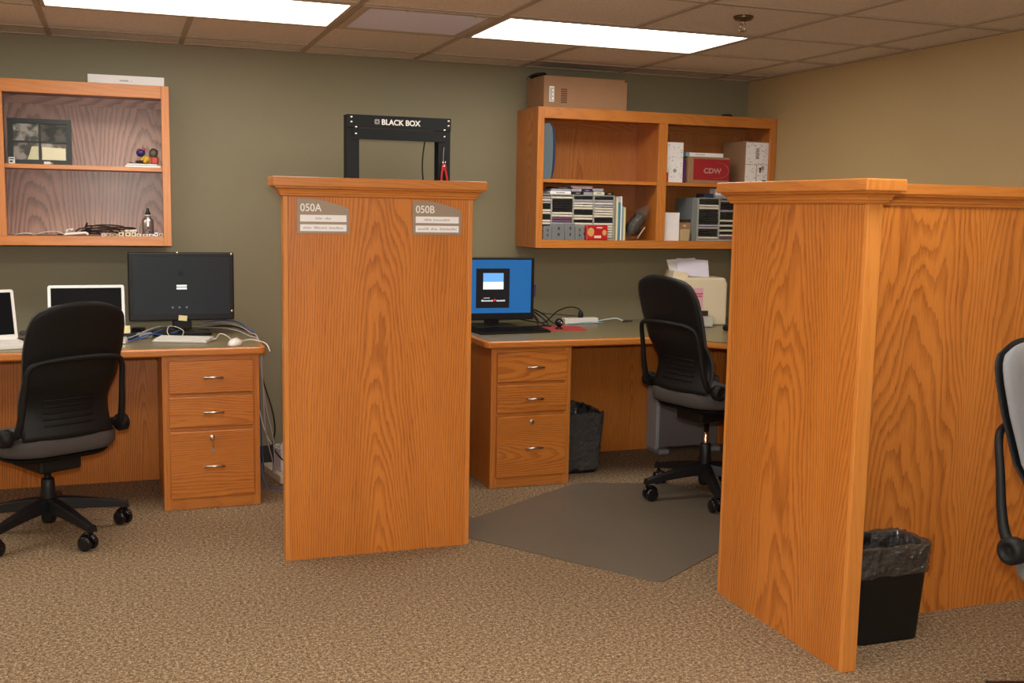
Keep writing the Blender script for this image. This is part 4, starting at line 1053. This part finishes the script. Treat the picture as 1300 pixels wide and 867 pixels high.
# blue grey curved panel
b_ = MB(); poly = []
for q in range(13): z = .30*q/12; poly.append((.066-.010*abs(2*q/12-1)**2-(.012 if q == 12 else 0), z))
b_.prism([(.0, 0)]+poly+[(.008, .30)], -.10, .10, axis='y', sm=False)
o = b_.build('curved_folder', BLUG, loc=(2.4705, -.195, ZS), bev=.003); o2 = MB(); tag(o, 'blue-grey curved plastic case standing at the left of the right cabinet top shelf', 'case')
b_ = MB(); b_.prism([(poly[q][0]-.018+(.0185), poly[q][1]) for q in range(13)]+[(poly[q][0]-.018+.0195+.010*(1-abs(2*q/12-1)**4), poly[q][1]) for q in range(12, -1, -1)], -.102, .10, axis='y')
bb_ = b_.build('navy_spine', NAVY, o)
# upper right bay
b_ = MB(); b_.box(-.057, .049, -.11, .11, 0, .225); t = thing('software_box', 'white box with dark speckled print on the top shelf right of the middle stile', 'box', (3.285, -.19, ZS), 0); b_.build('box_body', PAPER, t, bev=.001)
b_ = MB(); random.seed(4)
for q in range(70):
    x, z = random.uniform(-.050, .042), random.uniform(.01, .215); s1 = random.uniform(.001, .004); b_.box(x, x+s1*1.4, -.1112, -.1104, z, z+s1)
b_.ball((-.002, -.1105, .066), .011, (1, .05, 1)); b_.box(-.012, .008, -.1112, -.1104, .10, .16) if False else None
b_.build('box_print', TXG, t)
b_ = MB(); b_.box(-.0, .021, -.01, .0, 0, .055); o = b_.build('red_packet', RED, loc=(3.213, -.305, ZS), bev=.001); tag(o, 'small red packet leaning at the middle stile on the upper shelf', 'packet')
b_ = MB(); b_.box(0, .020, 0, .2, 0, .135); o = b_.build('purple_box', PURP, loc=(3.338, -.29, ZS), bev=.002); tag(o, 'narrow purple box between the speckled white box and the red-labelled carton', 'box')
t, W, D, Hh = carton('product_carton', 3.370, 3.640, -.297, -.10, ZS, ZS+.150, CARD, 'brown carton with a red CDW label on the upper shelf', False)
b_ = MB(); b_.box(-W+.034, W+.001, -D-.0012, -D-.0004, .018, .138); rl = b_.build('red_label', CDWR, t)
cz, cx = .074, W-.060
text('carton_lettering', 'CDW', .040, flat('faded pink lettering', (.50, .28, .24), .7), rl, (-.034, -D-.0013, .058), bold=.0014, sx=1.15, ext=.0002)
b_ = MB(); b_.tube([(cx-.02+.075*math.cos(a), -D-.0012, cz+.046*math.sin(a)) for a in [-1.9+3.6*q/24 for q in range(25)]], [.0004+.0012*math.sin(PI*q/24) for q in range(25)], 6); b_.build('swoosh', flat('faded pink ring', (.42, .17, .16), .7), rl)
b_ = MB(); b_.box(-.122, .122, -.09, .09, 0, .022); t = thing('thin_white_box', 'thin white box lying on the red-labelled carton', 'box', (3.478, -.202, ZS+.1505)); b_.build('box_body', PAPER, t, bev=.001)
b_ = MB(); b_.box(-.1225, -.100, -.0908, .0905, .0005, .0225); b_.build('blue_end', flat('pale blue print', (.22, .38, .45), .6), t)
b_ = MB()
for q in range(10): b_.box(-.06+q*.006, -.056+q*.006, -.0908, -.0902, .010, .014)
b_.build('box_print', TXG, t)
t, W, D, Hh = carton('cardboard_box', 3.742, 3.905, -.298, -.05, ZS, ZS+.250, CARDD, 'brown cardboard box with white shipping labels at the right end of the shelf', False)
b_ = MB(); b_.box(-W+.004, W-.004, -D-.0012, -D-.0004, .118, .244); b_.box(-W+.004, -.004, -D-.0012, -D-.0004, .008, .116); b_.box(.0, W-.004, -D-.0012, -D-.0004, .008, .116); lb = b_.build('shipping_label', PAPER, t)
b_ = MB(); random.seed(8)
for q in range(60):
    x, z = random.uniform(-W+.008, W-.02), random.uniform(.012, .235); b_.box(x, x+random.uniform(.004, .014), -D-.002, -D-.0013, z, z+.0018)
for q in range(8): b_.box(-.010, .012, -D-.002, -D-.0013, .15+q*.008, .154+q*.008); b_.box(.028, .05, -D-.002, -D-.0013, .085+q*.003, .0866+q*.003)
b_.box(.018, .028, -D-.002, -D-.0013, .07, .10); b_.box(.04, .066, -D-.002, -D-.0013, .016, .028); b_.build('label_print', TXK, lb)

# CD racks
def cd_rack(x0, widths, label, rows, patt, colname):
    W = sum(widths)+.008*(len(widths)+1); hh = .015+rows*.01425+.006
    t = thing('cd_rack', label, 'cd rack', (x0, -.292, ZB), 0)
    b_ = MB(); b_.box(0, W, .001, .15, 0, .010); b_.box(0, W, .001, .15, hh-.005, hh); b_.box(0, W, .145, .15, .010, hh-.005); b_.build('rack_shell', RACKG, t, bev=.0008)
    x = 0
    for w_ in list(widths)+[0]:
        b_ = MB(); b_.box(x, x+.008, 0, .145, .0101, hh-.0052)
        b_.build('rack_divider', RACKG, t); x += .008+w_
    x = x0
    for ci, w_ in enumerate(widths):
        x += .008
        for r in range(rows):
            code = patt[ci][r % len(patt[ci])]
            mt = {'k': CDK, 'w': CDL, 'p': CDP, 'g': CDG}.get(code)
            if not mt: continue
            nm = {'k': 'black', 'w': 'pale', 'p': 'purple', 'g': 'lilac'}[code]
            key_ = (nm, round(w_, 3))
            z = ZB+.0135+(rows-1-r)*.01425
            if key_ in CDS: o = CDS[key_].copy(); C.objects.link(o)
            else:
                b_ = MB(); b_.box(.001, w_-.001, 0, .125, 0, .0103); b_.box(.003, w_-.003, -.0004, 0, .002, .008)
                o = b_.build('cd_case', mt); CDS[key_] = o
            o.location = (x, -.288+random.uniform(-.001, .003), z)
            tag(o, '%s CD case in the %s column of the %s' % (nm, colname[ci], label.split(',')[0]), 'cd case', '%s cd cases, %s column, %s' % (nm, colname[ci], label.split(',')[0]))
        x += w_
CDS = {}
cd_rack(2.452, (.070, .122, .116, .116), 'wide grey CD rack, at the left of the right cabinet', 16,
        ('gwgkkwwkkwwkwkgg', 'wkkkkkwwppgkwggw', 'kgwwwkkwwkwwgwkw', 'kgwgwwwwkkwwwwww'), ('leftmost', 'second', 'third', 'rightmost'))
cd_rack(3.446, (.132, .128), 'small grey CD rack, right of the white box', 16, ('kkwwkkkkkkggkkkw', 'gkkkgkkkwkwkwkwp'), ('left', 'right'))
for k, (x, w_, z, mt, lb) in enumerate(((2.528, .125, 0, PAPER, 'white media case lowest in the left pile on the wide CD rack'), (2.536, .115, .0185, CDG, 'pale grey media case second in the left pile on the wide CD rack'), (2.545, .12, .031, CDK, 'black media case topmost in the left pile on the wide CD rack'),
        (2.662, .066, .0, CDK, 'black tape box lowest in the middle pile on the wide CD rack'), (2.655, .062, .0165, CDG, 'grey tape box second in the middle pile on the wide CD rack'), (2.652, .130, .033, flat('pink striped tape box', (.55, .36, .35), .5), 'pinkish tape box topmost in the middle pile on the wide CD rack'),
        (2.731, .050, .0, CDG, 'small lilac tape box on the rack right of the black one'), (2.790, .066, .0, CDL, 'pale tape box lowest in the right pile on the wide CD rack'), (2.785, .064, .021, CDG, 'lilac tape box topmost in the right pile on the wide CD rack'),
        (2.722, .055, .0165, NAVY, 'navy tape box in the middle pile on the wide CD rack'), (2.862, .05, .0, CDK, 'black tape box at the right end on top of the wide CD rack'))):
    hgt = {0: .017, 1: .010, 5: .016, 7: .018}.get(k, .0145 if k not in (2,) else .008)
    t = thing('media_case', lb, 'media case', (x, -.28, ZB+.2505+z), 0)
    b_ = MB(); b_.box(0, w_, 0, .11, 0, hgt); b_.build('case_body', mt, t, bev=.0008)
    b_ = MB(); b_.box(w_*.3, w_*.7, -.0006, -.0001, hgt*.35, hgt*.65); b_.build('case_print', TXG, t)
for k, (x, w_, hh, lb) in enumerate(((2.478, .050, .076, 'smoky clear drawer leftmost in front of the wide CD rack'), (2.532, .072, .090, 'smoky clear drawer second from left in front of the wide CD rack'), (2.608, .058, .092, 'smoky clear drawer third from left in front of the wide CD rack'), (2.669, .050, .080, 'smoky clear drawer nearest the red tin'))):
    t = thing('clear_box', lb, 'box', (x, -.320, ZB), 0)
    b_ = MB(); b_.box(0, w_, 0, .022, 0, hh); b_.build('box_shell', CLEAR, t, bev=.002)
    b_ = MB(); b_.box(w_*.42, w_*.58, -.001, -.0001, hh*.25, hh*.42); b_.box(w_*.42, w_*.58, -.001, -.0001, hh*.62, hh*.78); b_.build('box_latch', TXK, t)
t = thing('red_tin', 'red tin with golden round pictures in front of the wide CD rack', 'tin', (2.733, -.327, ZB), 0)
b_ = MB(); b_.box(0, .128, 0, .033, 0, .083); b_.build('tin_body', RED, t, bev=.004)
for x, z, r, mtt in ((.026, .045, .020, 'a'), (.108, .042, .013, 'a')):
    b_ = MB(); b_.ball((x, -.0002, z), r, (1, .03, 1.25), 20, 10); b_.build('gold_picture', flat('gold print', (.65, .36, .10), .6), t)
b_ = MB(); b_.box(.046, .088, -.0012, -.0004, .012, .026); b_.box(.060, .094, -.0012, -.0004, .066, .073); b_.build('pale_print', flat('pale print', (.75, .62, .5), .6), t)
for k, (x, w_, hh, mt, lb) in enumerate(((2.924, .010, .235, CREAM, 'cream spine standing beside the wide CD rack'), (2.935, .015, .212, TEAL, 'teal book standing right of the wide CD rack'), (2.951, .007, .245, PAPER, 'tallest thin white book right of the teal book'),
        (2.959, .010, .19, flat('grey blue cover', (.25, .32, .36), .5), 'grey-blue book leaning beside the pale yellow book'), (2.970, .012, .185, YELB, 'pale yellow book at the right end of the row'))):
    book(x, x+w_, -.30, -.14, ZB, ZB+hh, mt, lb)
t = thing('plastic_bag', 'crumpled clear bag with dark contents leaning in the right cabinet', 'bag', (3.07, -.235, ZB), 0)
def blob(c, r, sc, amp, seed, rot):
    m_ = MB(); m_.ball((0, 0, 0), r, sc, 26, 18); rnd = [(math.sin(seed*3+k), math.cos(seed+2*k)) for k in range(4)]; out = []
    for x, y, z in m_.v:
        n_ = amp*(math.sin(60*x+seed)+math.sin(75*z+seed*2)*math.cos(50*y)+.6*math.sin(130*(x+z)))
        x, y, z = x*(1+n_), y*(1+n_), z*(1+n_*.4); out.append((c[0]+x*math.cos(rot)+z*math.sin(rot), c[1]+y, c[2]-x*math.sin(rot)+z*math.cos(rot)))
    m_.v = out; return m_
blob((.018, 0, .104), .056, (.85, .75, 1.95), .16, 2, .62).build('bag_film', BAG, t)
blob((.004, 0, .088), .050, (.80, .72, 1.65), .16, 5, .62).build('bag_contents', flat('dark contents', (.030, .027, .022), .4, var=.8, vs=60), t)
b_ = MB(); b_.tube([(.005, -.03, .01), (.05, -.035, .075)], .007, 8, flatk=.5); b_.build('pale_strip', flat('pale strip', (.55, .48, .36), .4), t)
t = thing('white_box', 'upright white box standing at the middle stile on the bottom of the right cabinet', 'box', (3.275, -.255, ZB), 0)
b_ = MB(); b_.box(-.052, .052, -.04, .04, 0, .160); b_.build('box_body', PAPER, t, bev=.001)
b_ = MB(); b_.box(-.052, .052, -.0405, .0405, .150, .1605); b_.build('box_lid', PAPER, t)
b_ = MB(); b_.ball((0, 0, .016), .017, (1, .9, 1)); b_.tube([(0, 0, .02), (.02, 0, .05)], .005, 6); o = b_.build('black_knob', BLK, loc=(3.24, -.10, ZB)); tag(o, 'black item behind the upright white box in the right cabinet', 'device')
bpy.data.objects.remove(o)
t, W, D, Hh = carton('small_carton', 3.335, 3.415, -.27, -.19, ZB, ZB+.105, CARD, 'small brown carton between the upright white box and small CD rack', False)
b_ = MB(); b_.box(-W, W, -D-.001, D+.001, Hh+.001, Hh+.018); b_.build('dark_lid', flat('dark lid', (.03, .022, .018), .6), t)
b_ = MB(); b_.ball((.0, -D-.001, .085), .010, (1.2, .3, .7)); b_.build('round_sticker', flat('tan sticker', (.6, .45, .25), .6), t)
b_ = MB(); b_.prism([(0, 0), (.045, 0), (.050, .066), (-.002, .066)], -.02, .02, axis='y'); o = b_.build('tan_pouch', flat('tan pouch', (.50, .37, .19), .7), loc=(3.335, -.298, ZB), bev=.002); tag(o, 'small tan pouch in front of the small brown carton', 'pouch')
b_ = MB(); b_.box(0, .030, 0, .20, 0, .245); o = b_.build('grey_binder', flat('grey binder', (.20, .22, .22), .5), loc=(3.4155, -.285, ZB), bev=.002); tag(o, 'grey slab standing against the left side of the small CD rack', 'binder')
b_ = MB(); b_.box(0, .06, 0, .10, 0, .022); o = b_.build('dark_packet', NAVY, loc=(3.50, -.27, ZB+.2505), bev=.002); tag(o, 'dark navy packet on top of the small CD rack', 'packet')
b_ = MB(); b_.box(0, .075, 0, .09, 0, .014); o = b_.build('pale_packet', CDG, loc=(3.57, -.28, ZB+.2505), bev=.002); tag(o, 'pale grey packet on top of the small CD rack beside the navy one', 'packet')
b_ = MB(); b_.box(0, .05, 0, .07, 0, .040); o = b_.build('pale_packet', PAPER, loc=(3.575, -.265, ZB+.265), bev=.002); tag(o, 'white packet stacked on the pale grey one on the small CD rack', 'packet')
